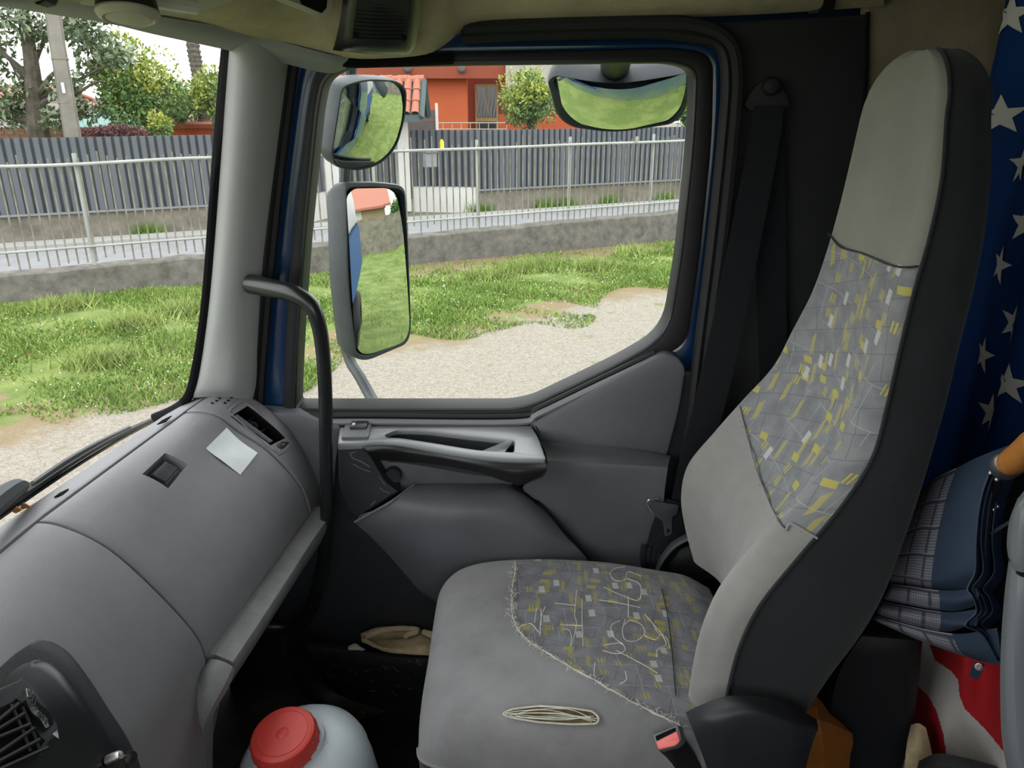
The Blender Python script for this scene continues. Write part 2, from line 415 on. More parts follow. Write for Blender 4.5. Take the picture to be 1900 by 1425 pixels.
def fabric_mat(name, base, base2, yel, wht, k=1.0):
    """woven cover: small yellow and pale blocks, hatching and thin lines on grey; laid out on the cover's own UV (metres)"""
    m = bpy.data.materials.new(name); m.use_nodes = True; t = m.node_tree; p = t.nodes['Principled BSDF']
    p.inputs['Roughness'].default_value = .95; p.inputs['Specular IOR Level'].default_value = .1; p.inputs['Sheen Weight'].default_value = .2
    N = t.nodes.new; L = t.links.new
    uv = N('ShaderNodeUVMap'); uv.uv_map = 'cover'
    def mapping(rot, off=(0, 0, 0), sc=(1, 1, 1)):
        mp = N('ShaderNodeMapping'); mp.inputs['Rotation'].default_value = (0, 0, math.radians(rot)); mp.inputs['Location'].default_value = off; mp.inputs['Scale'].default_value = sc
        L(uv.outputs['UV'], mp.inputs['Vector']); return mp.outputs[0]
    def ma(op, a, b=None):
        n = N('ShaderNodeMath'); n.operation = op
        for i, q in enumerate((a, b)):
            if q is None: continue
            if isinstance(q, (int, float)): n.inputs[i].default_value = q
            else: L(q, n.inputs[i])
        return n.outputs[0]
    def mix(f, a, b):
        n = N('ShaderNodeMix'); n.data_type = 'RGBA'
        if isinstance(f, float): n.inputs['Factor'].default_value = f
        else: L(f, n.inputs['Factor'])
        for q, i in ((a, 'A'), (b, 'B')):
            s = [z for z in n.inputs if z.name == i and z.type == 'RGBA'][0]
            if isinstance(q, tuple): s.default_value = (*q, 1)
            else: L(q, s)
        return [z for z in n.outputs if z.type == 'RGBA'][0]
    def blocks(vec, scale, lo, hi, size):
        v = N('ShaderNodeTexVoronoi'); v.distance = 'CHEBYCHEV'; v.inputs['Scale'].default_value = scale; v.inputs['Randomness'].default_value = .75; v.voronoi_dimensions = '2D'
        L(vec, v.inputs['Vector']); s = N('ShaderNodeSeparateColor'); L(v.outputs['Color'], s.inputs[0])
        pick = ma('MULTIPLY', ma('GREATER_THAN', s.outputs[0], lo), ma('LESS_THAN', s.outputs[0], hi))
        return ma('MULTIPLY', pick, ma('LESS_THAN', v.outputs['Distance'], size)), s, v
    def lines(vec, bw, rh, mortar):
        b = N('ShaderNodeTexBrick'); b.inputs['Scale'].default_value = 1; b.inputs['Mortar Size'].default_value = mortar; b.inputs['Brick Width'].default_value = bw; b.inputs['Row Height'].default_value = rh
        b.offset = .37; b.squash = .6; b.squash_frequency = 3; b.inputs['Mortar Smooth'].default_value = 0
        L(vec, b.inputs['Vector']); return b.outputs['Fac']
    nz = N('ShaderNodeTexNoise'); nz.inputs['Scale'].default_value = 30; nz.inputs['Detail'].default_value = 6; L(uv.outputs['UV'], nz.inputs['Vector'])
    nb = N('ShaderNodeTexNoise'); nb.inputs['Scale'].default_value = 9; L(uv.outputs['UV'], nb.inputs['Vector'])
    r = N('ShaderNodeValToRGB'); r.color_ramp.elements[0].position = .38; r.color_ramp.elements[1].position = .62; r.color_ramp.elements[0].color = (*base2, 1); r.color_ramp.elements[1].color = (*base, 1); L(nz.outputs['Fac'], r.inputs['Fac'])
    col = r.outputs['Color']
    dk = tuple(c*.5 for c in base2); lt = tuple(min(1, c*1.9) for c in base)
    gate = ma('GREATER_THAN', nb.outputs['Fac'], .47)
    col = mix(ma('MULTIPLY', lines(mapping(18), .055*k, .032*k, .0009), .42), col, dk)
    col = mix(ma('MULTIPLY', ma('MULTIPLY', lines(mapping(-4, (.013, .02, 0)), .07*k, .05*k, .0008), gate), .35), col, lt)
    w_ = N('ShaderNodeTexWave'); w_.inputs['Scale'].default_value = 55/k; L(mapping(-4), w_.inputs['Vector'])
    hb, s, v = blocks(mapping(-4, (.2, .1, 0)), 40/k, .70, .93, .27)
    col = mix(ma('MULTIPLY', hb, ma('GREATER_THAN', w_.outputs['Fac'], .5)), col, yel)
    hb, s, v = blocks(mapping(10, (.5, .7, 0), (1, 1.9, 1)), 22/k, .60, .80, .20)
    col = mix(ma('MULTIPLY', hb, .9), col, yel)
    hb, s, v = blocks(mapping(-4, (.9, .3, 0), (1.6, 1, 1)), 23/k, .80, .96, .20)
    col = mix(ma('MULTIPLY', hb, .85), col, wht)
    hb, s, v = blocks(mapping(18, (.1, .9, 0), (2.8, .7, 1)), 26/k, .48, .66, .27)
    col = mix(ma('MULTIPLY', hb, .6), col, yel)
    L(col, p.inputs['Base Color'])
    b = N('ShaderNodeBump'); b.inputs['Strength'].default_value = .3; b.inputs['Distance'].default_value = .001
    n2 = N('ShaderNodeTexNoise'); n2.inputs['Scale'].default_value = 900; L(uv.outputs['UV'], n2.inputs['Vector']); L(n2.outputs['Fac'], b.inputs['Height']); L(b.outputs['Normal'], p.inputs['Normal'])
    return m
M['patback'] = fabric_mat('woven_cover_backrest', (.215, .22, .225), (.165, .17, .18), (.40, .36, .085), (.46, .46, .45), 1.2)
M['patseat'] = fabric_mat('woven_cover_cushion', (.225, .225, .245), (.16, .162, .18), (.36, .32, .085), (.50, .50, .48))

def plaid_mat():
    m = bpy.data.materials.new('umbrella_plaid'); m.use_nodes = True; t = m.node_tree; p = t.nodes['Principled BSDF']; p.inputs['Roughness'].default_value = .8
    N = t.nodes.new; L = t.links.new
    uv = N('ShaderNodeUVMap'); uv.uv_map = 'cover'; s = N('ShaderNodeSeparateXYZ'); L(uv.outputs['UV'], s.inputs[0])
    def stripe(o, f, duty):
        a = N('ShaderNodeMath'); a.operation = 'MULTIPLY'; a.inputs[1].default_value = f; L(o, a.inputs[0])
        b = N('ShaderNodeMath'); b.operation = 'FRACT'; L(a.outputs[0], b.inputs[0])
        c = N('ShaderNodeMath'); c.operation = 'LESS_THAN'; c.inputs[1].default_value = duty; L(b.outputs[0], c.inputs[0]); return c.outputs[0]
    def mix(f, a, b, k=1.):
        n = N('ShaderNodeMix'); n.data_type = 'RGBA'; q = N('ShaderNodeMath'); q.operation = 'MULTIPLY'; q.inputs[1].default_value = k; L(f, q.inputs[0]); L(q.outputs[0], n.inputs['Factor'])
        for z, i in ((a, 'A'), (b, 'B')):
            g = [h for h in n.inputs if h.name == i and h.type == 'RGBA'][0]
            if isinstance(z, tuple): g.default_value = (*z, 1)
            else: L(z, g)
        return [h for h in n.outputs if h.type == 'RGBA'][0]
    c = mix(stripe(s.outputs['X'], 240, .5), (.10, .10, .125), (.22, .22, .25))
    c = mix(stripe(s.outputs['X'], 26, .16), c, (.018, .02, .032), .9)
    c = mix(stripe(s.outputs['Y'], 26, .14), c, (.022, .026, .045), .9)
    c = mix(stripe(s.outputs['X'], 26, .05), c, (.30, .30, .34), .8)
    c = mix(stripe(s.outputs['Y'], 240, .45), c, (.05, .052, .07), .5)
    L(c, p.inputs['Base Color']); return m
M['plaid'] = plaid_mat()

# ================================================================== OUTSIDE, in the street's own frame (along u, across v)
G0 = -2.35
us = np.linspace(-40, 60, 26); vs = [-22, -10, 0, 4, 8, 11.2]
gv = [(u, v, G0) for v in vs for u in us]; gf = [(j*26+i, j*26+i+1, (j+1)*26+i+1, (j+1)*26+i) for j in range(len(vs)-1) for i in range(25)]
props(obj('ground', (gv, gf), ground_mat(), street=True, smooth=False), 'grass and pale gravel yard beside the truck', kind='structure')
props(obj('road', g_box(10, 13.65, G0-.10, 100, 4.9, .2), M['asphalt'], street=True, smooth=False), 'grey road behind the low wall', kind='structure')
props(obj('ground', g_box(10, 46, G0-.12, 110, 60, .2), M['plinth'], street=True, smooth=False), 'plots behind the dark fence', kind='structure')
props(obj('kerb', g_box(10, 15.55, G0+.01, 100, .55, .06), M['kerb'], street=True, bevel=.01), 'pale kerb line under the dark fence', kind='structure')
props(obj('kerb', g_box(10, 11.55, G0+.005, 100, .25, .04), M['kerb'], street=True, bevel=.01), 'pale road edge behind the low wall', kind='structure')
# low weathered wall: slightly uneven top
def rough_wall(u0, u1, v0, v1, z0, ztop, step=.25, amp=.012):
    n = int((u1-u0)/step); V, Fc = [], []
    for i in range(n+1):
        u = u0 + (u1-u0)*i/n; z = ztop(u) + random.uniform(-amp, amp)
        V += [(u, v0, z0), (u, v0, z-.02), (u, v0+.02, z), (u, v1-.02, z), (u, v1, z-.02), (u, v1, z0)]
    for i in range(n):
        for k in range(5): Fc.append((i*6+k, (i+1)*6+k, (i+1)*6+k+1, i*6+k+1))
    return V, Fc
ztop = lambda u: -2.02 + .017*(u+1.6)
props(obj('low_wall', rough_wall(-12, 32, 11.1, 11.4, G0-.1, ztop), M['concrete'], street=True), 'low weathered concrete wall along the grass under the wire railing', 'wall', kind='structure')

# railing on the wall
rl = thing('railing', 'pale metal railing with thin bars on top of the low concrete wall', 'railing', (4, 11.25, -1.95), street=True)
zr = lambda u: -.735 + .0085*(u+1.4) + .012*math.sin(u*2.1)*(1 if u < 2 else .25)
zb = lambda u: -1.75 + .008*u
obj('top_rail', g_tube([(u, 11.22, zr(u)) for u in np.arange(-6, 22.1, .4)], .021, 8), M['railtop'], rl)
obj('bottom_rail', g_tube([(u, 11.22, zb(u)) for u in np.arange(-6, 22.1, .8)], .016, 8), M['railtop'], rl)
bar0 = None
k = 0
for u in np.arange(-4.2, 20.5, .1085):
    if bar0 is None:
        bar0 = obj('bar', g_tube([(u, 11.25, -1.99), (u, 11.25, -.70)], .0105, 6), M['rail'], rl)
    else:
        c = copy_of(bar0, float(u+4.2), 0, .0085*float(u+4.2), rl)
        if random.random() < .25: c.scale = (1, 1, 1); c.location.z += random.uniform(0.02, .13)
        c.rotation_euler = (random.uniform(-.004, .004), 0, 0)
    k += 1
post0 = None
for u in (-3.85, -2.2, -.55, 1.6, 3.25, 4.9, 6.55, 8.2, 9.85, 11.5, 13.15, 14.8, 16.45, 18.1):
    if post0 is None: post0 = obj('post', g_tube([(u, 11.28, -2.05), (u, 11.28, -.64)], .026, 8), M['railtop'], rl)
    else: copy_of(post0, u+3.85, 0, .009*(u+3.85), rl)

# dark slatted fence on a concrete base
def slat_geo(w=.104, h=1.30, d=.028):
    V = []
    for z in (0, h):
        V += [(-w/2, 0, z), (-w/2+.012, -d, z), (w/2-.012, -d, z), (w/2, 0, z), (w/2, .012, z), (-w/2, .012, z)]
    Fc = [(i, (i+1) % 6, 6+(i+1) % 6, 6+i) for i in range(6)] + [(5, 4, 3, 2, 1, 0), (6, 7, 8, 9, 10, 11)]
    return V, Fc
SLAT = None
def slatted(f, p0, p1, z0, h):
    """stands slats side by side from p0 to p1 (street frame) under the thing f"""
    global SLAT
    p0, p1 = np.array(p0), np.array(p1); L = np.linalg.norm(p1-p0); d = (p1-p0)/L; n = max(1, int(L/.14)); a = math.atan2(d[1], d[0])
    back = [(*(p0 + np.array([-d[1], d[0]])*o), z) for o in (.014, .03) for z in (z0, z0+h)] + [(*(p1 + np.array([-d[1], d[0]])*o), z) for o in (.014, .03) for z in (z0, z0+h)]
    obj('backing_sheet', (back, [(0, 1, 5, 4), (2, 6, 7, 3), (0, 2, 3, 1), (4, 5, 7, 6), (1, 3, 7, 5), (0, 4, 6, 2)]), M['fencedark'], f, smooth=False)
    for i in range(n):
        p = p0 + d*(i+.5)*L/n
        if SLAT is None:
            me = obj('slat', slat_geo(), M['fence'], f, smooth=False); SLAT = me
            me.data.transform(Matrix.Translation((0, 0, -H)))
            c = me
        else:
            c = SLAT.copy(); C.objects.link(c); c.parent = f
        c.matrix_parent_inverse = T(BASE[f.name]).inverted()
        c.location = (p[0], p[1], z0+H); c.rotation_euler = (0, 0, a); c.scale = (1, 1, h/1.30)
fl = thing('slat_fence', 'dark grey metal slat fence seen through the windscreen, left of the gate pillars', 'fence', (0, 16.1, -1.9), street=True)
slatted(fl, (-8, 16.1), (3.1, 16.1), -1.88, 1.28)
slatted(fl, (3.1, 16.1), (3.75, 16.75), -1.80, 1.20)
obj('edge_strip', g_box(-2.45, 16.06, -1.89, 11.1, .06, .035), M['fencecap'], fl, smooth=False)
fr_ = thing('slat_fence', 'dark grey metal slat fence with a yellow tag, right of the gate pillars', 'fence', (9, 16.1, -1.9), street=True)
slatted(fr_, (6.95, 16.1), (24, 16.1), -1.86, 1.26)
slatted(fr_, (5.75, 16.9), (6.95, 16.1), -1.80, 1.20)
obj('edge_strip', g_box(15.5, 16.06, -1.87, 17.1, .06, .035), M['fencecap'], fr_, smooth=False)
gt = thing('garden_gate', 'dark slatted garden gate between two white pillars under the tiled canopy', 'gate', (4.8, 17.0, -2.3), street=True)
slatted(gt, (4.25, 17.0), (5.4, 17.0), -2.25, 1.65)
props(obj('fence_base', rough_wall(-9, 3.1, 16.1, 16.35, G0-.1, lambda u: -1.90, .5, .006), M['plinth'], street=True), 'stained concrete base under the slat fence seen through the windscreen', 'wall', kind='structure')
props(obj('fence_base', rough_wall(6.95, 26, 16.1, 16.35, G0-.1, lambda u: -1.87, .5, .006), M['plinth'], street=True), 'stained concrete base under the slat fence right of the gate', 'wall', kind='structure')
def wing(p0, p1, th, z0, z1):
    p0, p1 = np.array(p0), np.array(p1); d = (p1-p0)/np.linalg.norm(p1-p0); n = np.array([-d[1], d[0]])*th
    V = [(*q, z) for z in (z0, z1) for q in (p0, p1, p1+n, p0+n)]
    return V, [(0, 1, 5, 4), (1, 2, 6, 5), (2, 3, 7, 6), (3, 0, 4, 7), (4, 5, 6, 7), (0, 3, 2, 1)]
props(obj('gate_wing_wall', wing((5.75, 16.9), (6.95, 16.1), .22, G0-.1, -1.80), M['whitewall'], street=True, smooth=False), 'white plinth wall slanting from the right gate pillar', 'wall', kind='structure')
props(obj('gate_wing_wall', wing((3.1, 16.1), (3.75, 16.75), .22, G0-.1, -1.80), M['whitewall'], street=True, smooth=False), 'white plinth wall slanting to the left gate pillar', 'wall', kind='structure')
for u, lab, wd in ((5.54, 'white square gate pillar right of the dark gate', .27), (3.98, 'white square gate pillar left of the dark gate', .50)):
    pt = thing('gate_pillar', lab, 'pillar', (u, 16.95, G0), street=True, kind='thing')
    obj('shaft', g_box(u, 16.95, (G0-.30)/2, wd, .30, -.30-G0), M['whitewall'], pt, bevel=.01)
    obj('cap', g_box(u, 16.95, -.28, wd+.06, .36, .05), M['greenwood'], pt, bevel=.008)
# things on the right fence
c_ = SV(800, 297, 15.9); t_ = thing('mailbox', 'small grey metal mailbox on the slat fence', 'mailbox', (c_[0], 15.98, c_[2]-.15), street=True)
obj('box', g_box(c_[0], 15.98, c_[2], .28, .13, .30), M['mailbox'], t_, bevel=.012)
obj('lid', g_box(c_[0], 15.96, c_[2]+.165, .31, .19, .035), M['mailbox'], t_, bevel=.01)
c_ = SV(823, 269, 15.9)
props(obj('tag', join(g_box(c_[0], 16.0, c_[2], .075, .07, .15), g_lathe([(.03, 0), (.03, .05)], (c_[0], 16.0, c_[2]+.06), (0, 0, 1), 10)), M['yellow'], street=True, bevel=.006), 'small yellow tag fixed to the dark slat fence', 'tag')
c_ = SV(1180, 258, 11.2)
props(obj('tag', g_box(c_[0], 11.17, c_[2], .06, .02, .085), M['awning'], street=True, bevel=.005), 'small pale plate on the railing by the kerb mirror', 'tag')

# gate canopy with clay tiles (stands nearly square to the truck)
CY = 16.7
A0 = PY(592, 209, CY); A1 = PY(779, 212, CY)
e = thing('gate_canopy', 'small gabled canopy of terracotta tiles over the garden gate', 'canopy', (float(A0[0]+A1[0])/2, CY+.5, -.35))
x0, x1 = A0[0], A1[0]; ze = -.27; zr_ = .40; dpt = 1.35
nrm = np.array([0, zr_-ze, -dpt/2]); sl = math.hypot(dpt/2, zr_-ze)
for side in (0, 1):
    ya = CY if side == 0 else CY+dpt; yb = CY+dpt/2
    obj('roof_board', ([(x0, ya, ze-.03), (x1, ya, ze-.03), (x1, yb, zr_-.03), (x0, yb, zr_-.03), (x0, ya, ze), (x1, ya, ze), (x1, yb, zr_), (x0, yb, zr_)], [(0, 1, 2, 3), (4, 7, 6, 5), (0, 4, 5, 1), (1, 5, 6, 2), (2, 6, 7, 3), (3, 7, 4, 0)]), M['greenwood'], e, smooth=False)
def tile_geo():
    V, Fc = [], []
    for j, (s, r, dz) in enumerate(((0, .085, .012), (.40, .068, 0))):
        for i in range(7):
            a = math.pi*i/6; V.append((r*math.cos(a), s, r*.75*math.sin(a)+dz))
    for i in range(6): Fc.append((i, i+1, 8+i, 7+i))
    V2 = [(x, y, z-.014) for x, y, z in V]; V += V2
    for i in range(6): Fc.append((14+i, 21+i, 22+i, 15+i)); Fc.append((i, 14+i, 15+i, i+1))
    return V, Fc
tile0 = None
ncol = int((x1-x0)/.175); nrow = 3
for side in (0, 1):
    for r in range(nrow):
        for cidx in range(ncol):
            s = r/nrow; yy = CY + s*dpt/2 if side == 0 else CY+dpt - s*dpt/2
            xx = x0 + (cidx+.5)*(x1-x0)/ncol; zz = ze + s*(zr_-ze) + .02
            if tile0 is None:
                tile0 = obj('tile', tile_geo(), M['terracotta'], e); tile0.data.transform(Matrix.Translation((0, 0, -H))); c = tile0
            else:
                c = tile0.copy(); C.objects.link(c); c.parent = e
            c.matrix_parent_inverse = T(BASE[e.name]).inverted()
            c.location = (xx, yy-.03 if side == 0 else yy+.03, zz+H)
            c.rotation_euler = (math.atan2(zr_-ze, dpt/2), random.uniform(-.03, .03), 0 if side == 0 else math.pi)
            if side: c.rotation_euler = (math.atan2(zr_-ze, dpt/2), 0, math.pi)
ridge0 = None
for i in range(6):
    xx = x0 + (x1-x0)*i/6.
    g = g_tube([(xx, CY+dpt/2, zr_+.005), (xx+(x1-x0)/6.+.04, CY+dpt/2, zr_+.02)], [.085, .095], 10)
    obj('ridge_tile', g, M['terracotta'], e)
for xx in (x1+.02, x0-.02):
    for ya, yb in ((CY-.05, CY+dpt/2), (CY+dpt+.05, CY+dpt/2)):
        obj('barge_board', g_tube([(xx, ya, ze-.05), (xx, yb, zr_+.02)], .075, 4), M['greenwood'], e, smooth=False)
obj('fascia_board', g_box((x0+x1)/2, CY-.03, ze-.07, x1-x0, .04, .13), M['greenwood'], e, smooth=False)
obj('gable_panel', ([(x1-.08, CY+.1, ze-.08), (x1-.08, CY+dpt-.1, ze-.08), (x1-.08, CY+dpt/2, zr_-.08), (x1-.11, CY+.1, ze-.08), (x1-.11, CY+dpt-.1, ze-.08), (x1-.11, CY+dpt/2, zr_-.08)], [(0, 1, 2), (5, 4, 3), (0, 3, 4, 1), (1, 4, 5, 2), (2, 5, 3, 0)]), M['shed'], e, smooth=False)

# orange house behind the gate
HY = 23.0
def hp(px, py, y=HY): return PY(px, py, y)
hs = thing('house', 'orange rendered house with a barred door and russet recess behind the gate', 'house', (-2.3, HY, G0))
a, b = hp(640, 125), hp(868, 245)
obj('wall', g_box((a[0]+b[0])/2, HY+.2, (G0+1.6)/2, b[0]-a[0], .4, 1.6-G0), M['orangewall'], hs, smooth=False)
b2 = hp(968, 245, HY+.9)
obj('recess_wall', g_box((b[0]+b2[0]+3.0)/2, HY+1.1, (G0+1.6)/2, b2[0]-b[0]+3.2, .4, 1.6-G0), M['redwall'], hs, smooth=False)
q0, q1 = hp(868, 200, HY+.88), hp(1010, 244, HY+.88)
obj('lower_wall', g_box((hp(928, 240, HY+.85)[0]+q1[0])/2+.4, HY+.86, (G0+q0[2]+.0)/2-.08, q1[0]-hp(928, 240, HY+.85)[0]+1.4, .06, q0[2]-G0-.2), M['orangewall'], hs, smooth=False)
ev = hp(690, 147, HY-.1); 
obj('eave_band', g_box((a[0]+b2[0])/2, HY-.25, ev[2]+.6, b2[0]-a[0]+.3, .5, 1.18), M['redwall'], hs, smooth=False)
for px in (757, 857):
    q = hp(px, 128, HY-.52); obj('wall_lamp', g_lathe([(.03, 0), (.10, .03), (.11, .07), (.06, .12)], (q[0], HY-.5, q[2]), (0, -1, 0), 12), M['shed'], hs)
DYY = HY+.82
d0, d1 = hp(881, 156, DYY), hp(925, 246, DYY)
dr = obj('barred_door', g_box((d0[0]+d1[0])/2, DYY, (d0[2]+d1[2])/2-.25, d1[0]-d0[0], .06, d0[2]-d1[2]+.5), M['brass'], hs, bevel=.01)
zs = hp(900, 218, DYY)[2]
for xa, xb in ((.09, .47), (.53, .91)):
    wx = d1[0]-d0[0]
    obj('pane', g_box(d0[0]+wx*(xa+xb)/2, DYY-.035, (d0[2]-.07+zs)/2, wx*(xb-xa), .02, d0[2]-.07-zs), M['doorglass'], dr, smooth=False)
    for j in range(3):
        xx = d0[0]+wx*(xa+(xb-xa)*(j+.5)/3)
        obj('grille_bar', g_tube([(xx+.03*math.sin(z*9+j), DYY-.06, z) for z in np.linspace(zs, d0[2]-.08, 12)], .007, 5), M['grille'], dr)
obj('lower_panel', g_box((d0[0]+d1[0])/2, DYY-.035, zs-.32, (d1[0]-d0[0])*.8, .02, .42), M['doorglass'], dr, smooth=False)
aw0, aw1 = hp(938, 122, HY-.6), hp(1030, 165, HY-.6)
aw = thing('awning', 'pale ribbed awning sheet beside the orange house', 'awning', (float(aw0[0]+aw1[0])/2, HY-.6, .5))
nx = 16
V = [(aw0[0]+(aw1[0]+1.5-aw0[0])*i/nx, HY-.6+(.05 if i % 2 else 0)+dy, z) for dy in (0, .03) for z in (aw1[2], aw0[2]+.5) for i in range(nx+1)]
Fc = [(i, i+1, nx+2+i, nx+1+i) for i in range(nx)] + [(2*(nx+1)+i, 3*(nx+1)+i, 3*(nx+1)+i+1, 2*(nx+1)+i+1) for i in range(nx)]
obj('ribbed_sheet', (V, Fc), M['awning'], aw, smooth=False)
# terrace rail in front of the house
RY = 21.5
p0, p1, p2 = hp(805, 228, RY), hp(857, 228, RY), hp(940, 229, RY)
tr_ = thing('terrace_rail', 'thin pale metal terrace rail in front of the orange house', 'railing', (float(p1[0]), RY, -.9))
for z in (p0[2], p0[2]-.16): obj('rail', g_tube([(p0[0], RY, z), (p2[0], RY, z)], .014, 6), M['grille'], tr_)
for x in np.linspace(p0[0], p2[0], 9): obj('rail_post', g_tube([(x, RY, p0[2]), (x, RY, G0+.2)], .011, 6), M['grille'], tr_)
sq0, sq1 = hp(764, 212, 19.5), hp(808, 250, 19.5)
sh = thing('shed', 'dark boarded shed wall behind the gate canopy', 'shed', (float(sq0[0]+sq1[0])/2, 19.7, G0))
for i in range(9):
    z = -2.2 + i*.235
    obj('board', g_box((sq0[0]+sq1[0])/2-.6, 19.7+(.01 if i % 2 else 0), z, sq1[0]-sq0[0]+1.2, .05, .225), M['shed'], sh, smooth=False)
obj('corner_post', g_box(sq1[0]+.03, 19.68, -1.2, .06, .1, 2.3), M['whitewall'], sh, smooth=False)

# foliage -----------------------------------------------------------------
def leaves(n, centre, rad, size, squash=1.0, lumps=9, droop=.3, ratio=.45, seed=1, shell=.55):
    rng = np.random.RandomState(seed)
    lc = rng.normal(0, 1, (lumps, 3)); lc /= np.linalg.norm(lc, axis=1)[:, None]; lc *= rng.uniform(.25, .72, (lumps, 1))
    k = rng.randint(0, lumps, n); d = rng.normal(0, 1, (n, 3)); d /= np.linalg.norm(d, axis=1)[:, None]
    p = lc[k] + d*(rng.uniform(shell, 1, (n, 1))**.6)*rng.uniform(.30, .48, (lumps, 1))[k]
    p = p*np.array(rad) + np.array(centre)
    a = rng.normal(0, 1, (n, 3)) + d*.8; a[:, 2] -= droop; a /= np.linalg.norm(a, axis=1)[:, None]
    b = np.cross(a, rng.normal(0, 1, (n, 3))); b /= np.linalg.norm(b, axis=1)[:, None]
    L = size*rng.uniform(.6, 1.25, (n, 1)); W = L*ratio
    V = np.stack([p, p+a*L*.5+b*W*.5, p+a*L, p+a*L*.5-b*W*.5], 1).reshape(-1, 3)
    return V, np.arange(4*n).reshape(-1, 4)
def fast(name, V, Fc, m, parent=None, street=False):
    me = bpy.data.meshes.new(name); V = np.array(V, float).copy(); V[:, 2] += H
    k = Fc.shape[1]; me.vertices.add(len(V)); me.vertices.foreach_set('co', V.ravel())
    me.loops.add(Fc.size); me.loops.foreach_set('vertex_index', Fc.ravel().astype(np.int32))
    me.polygons.add(len(Fc)); me.polygons.foreach_set('loop_start', np.arange(0, Fc.size, k, dtype=np.int32))
    me.update(calc_edges=True); me.validate(); me.materials.append(m)
    o = bpy.data.objects.new(name, me); C.objects.link(o)
    if parent is not None: child(o, parent)
    elif street: o.rotation_euler.z = TH
    return o
def branch(p0, p1, r0, r1, wob=.1, n=6):
    p0, p1 = np.array(p0, float), np.array(p1, float); L = np.linalg.norm(p1-p0)
    pts = [p0+(p1-p0)*i/n + (np.random.normal(0, wob*L*.1, 3) if 0 < i < n else 0) for i in range(n+1)]
    return g_tube(pts, [r0+(r1-r0)*i/n for i in range(n+1)], 7, k=2)
# broad-leaved tree behind the left fence
TY = 17.6
tp = lambda px, py, y=TY: PY(px, py, y)
tr = thing('tree', 'large dark broad-leaved tree with forked trunk behind the fence, left of the pole', 'tree', tuple(float(q) for q in (tp(70, 250)[0], TY, G0)))
b0 = tp(72, 250); b0[2] = G0
obj('trunk', g_tube([b0, tp(72, 245), tp(66, 190), tp(56, 100), tp(42, 20), tp(36, -60)], [.26, .22, .19, .14, .11, .08], 10, k=3), M['bark'], tr)
for i, (s, e_, r) in enumerate((((66, 190), (8, 95), .10), ((60, 130), (95, 45), .07), ((66, 180), (120, 110), .08), ((68, 200), (190, 150), .07), ((60, 150), (-30, 60), .08), ((66, 215), (170, 215), .06), ((70, 225), (-20, 215), .07), ((66, 185), (210, 120), .06), ((50, 70), (-10, 20), .06))):
    obj('branch', branch(tp(*s), tp(*e_, TY+random.uniform(-.6, .6)), r, .02), M['bark'], tr)
cl = [((30, 40), .8, 500), ((-20, 90), .8, 450), ((50, 165), .55, 330), ((30, 215), .6, 380), ((110, 50), .6, 330), ((170, 75), .62, 420), ((215, 100), .5, 330), ((190, 130), .5, 300), ((120, 160), .5, 260), ((165, 200), .5, 260), ((-10, 180), .6, 350), ((60, -30), 1., 500), ((150, 20), .8, 420), ((100, 215), .4, 160)]
Vd, Vg = [], []
for i, ((px, py), r, n) in enumerate(cl):
    c = tp(px, py, TY+random.uniform(-.7, .7))
    Vd.append(leaves(int(n*.75), c, (r, r, r*.8), .17, lumps=6, ratio=.38, seed=10+i, shell=.2)[0]); Vg.append(leaves(int(n*.5), c, (r, r, r*.8), .17, lumps=6, ratio=.38, seed=40+i, shell=.2)[0])
for nm, VV_, mm in (('foliage', Vd, M['leafdark']), ('foliage', Vg, M['leafgrey'])):
    V = np.concatenate(VV_); o = fast(nm, V, np.arange(len(V)).reshape(-1, 4), mm, tr); o['kind'] = 'stuff'
def bush(name, lab, px, py, y, rpx, n, size, seed, mats=('leafgreen', 'leafyellow'), sq=.95, trunk=True, up=.35):
    c = tp(px, py, y); r = rpx/F*y*.97
    t = thing(name, lab, 'tree' if 'tree' in name else 'shrub', (float(c[0]), y, G0))
    if trunk:
        obj('trunk', g_tube([(c[0], y, G0), (c[0]+.05, y, (G0+c[2])/2), (c[0], y, c[2]-.1*r)], [.11, .09, .05], 8, k=3), M['bark'], t)
        for i in range(5):
            a = i*1.26; obj('branch', branch((c[0], y, c[2]-.6*r), (c[0]+r*.6*math.cos(a), y+r*.6*math.sin(a), c[2]+.3*r), .05, .015), M['bark'], t)
    V = leaves(n, c, (r, r, r*sq), size, lumps=16, seed=seed, shell=.45)[0]
    o = fast('foliage', V, np.arange(len(V)).reshape(-1, 4), M[mats[0]], t); o['kind'] = 'stuff'
    V = leaves(int(n*.55), c + np.array([-.1*r, -.1*r, up*r]), (r*.95, r*.9, r*sq*.8), size, lumps=16, seed=seed+99, droop=-.6, shell=.6)[0]
    o = fast('young_foliage', V, np.arange(len(V)).reshape(-1, 4), M[mats[1]], t); o['kind'] = 'stuff'
    return t
bush('round_tree', 'round green tree with yellow young leaves behind the left fence', 265, 178, 18.6, 92, 5200, .115, 3)
bush('round_tree', 'green and yellow tree in front of the windscreen pillar, right of the palm', 402, 188, 18.9, 52, 2600, .11, 4)
bush('round_tree', 'low green bush tree left of the palm trunk', 335, 200, 20.5, 48, 1800, .11, 14)
bush('round_shrub', 'leafy green shrub with yellow tips in front of the orange house', 984, 196, 19.6, 60, 3400, .10, 5, up=.4)
bush('round_shrub', 'small green shrub between the gate canopy and window frame', 604, 236, 18.4, 24, 700, .10, 6, trunk=False)
bush('round_shrub', 'green shrub at the right edge behind the kerb mirror', 1275, 205, 21.0, 40, 1500, .11, 8)
bush('round_shrub', 'low green garden shrub above the left fence by the hut', 300, 238, 17.6, 26, 800, .09, 9, trunk=False)
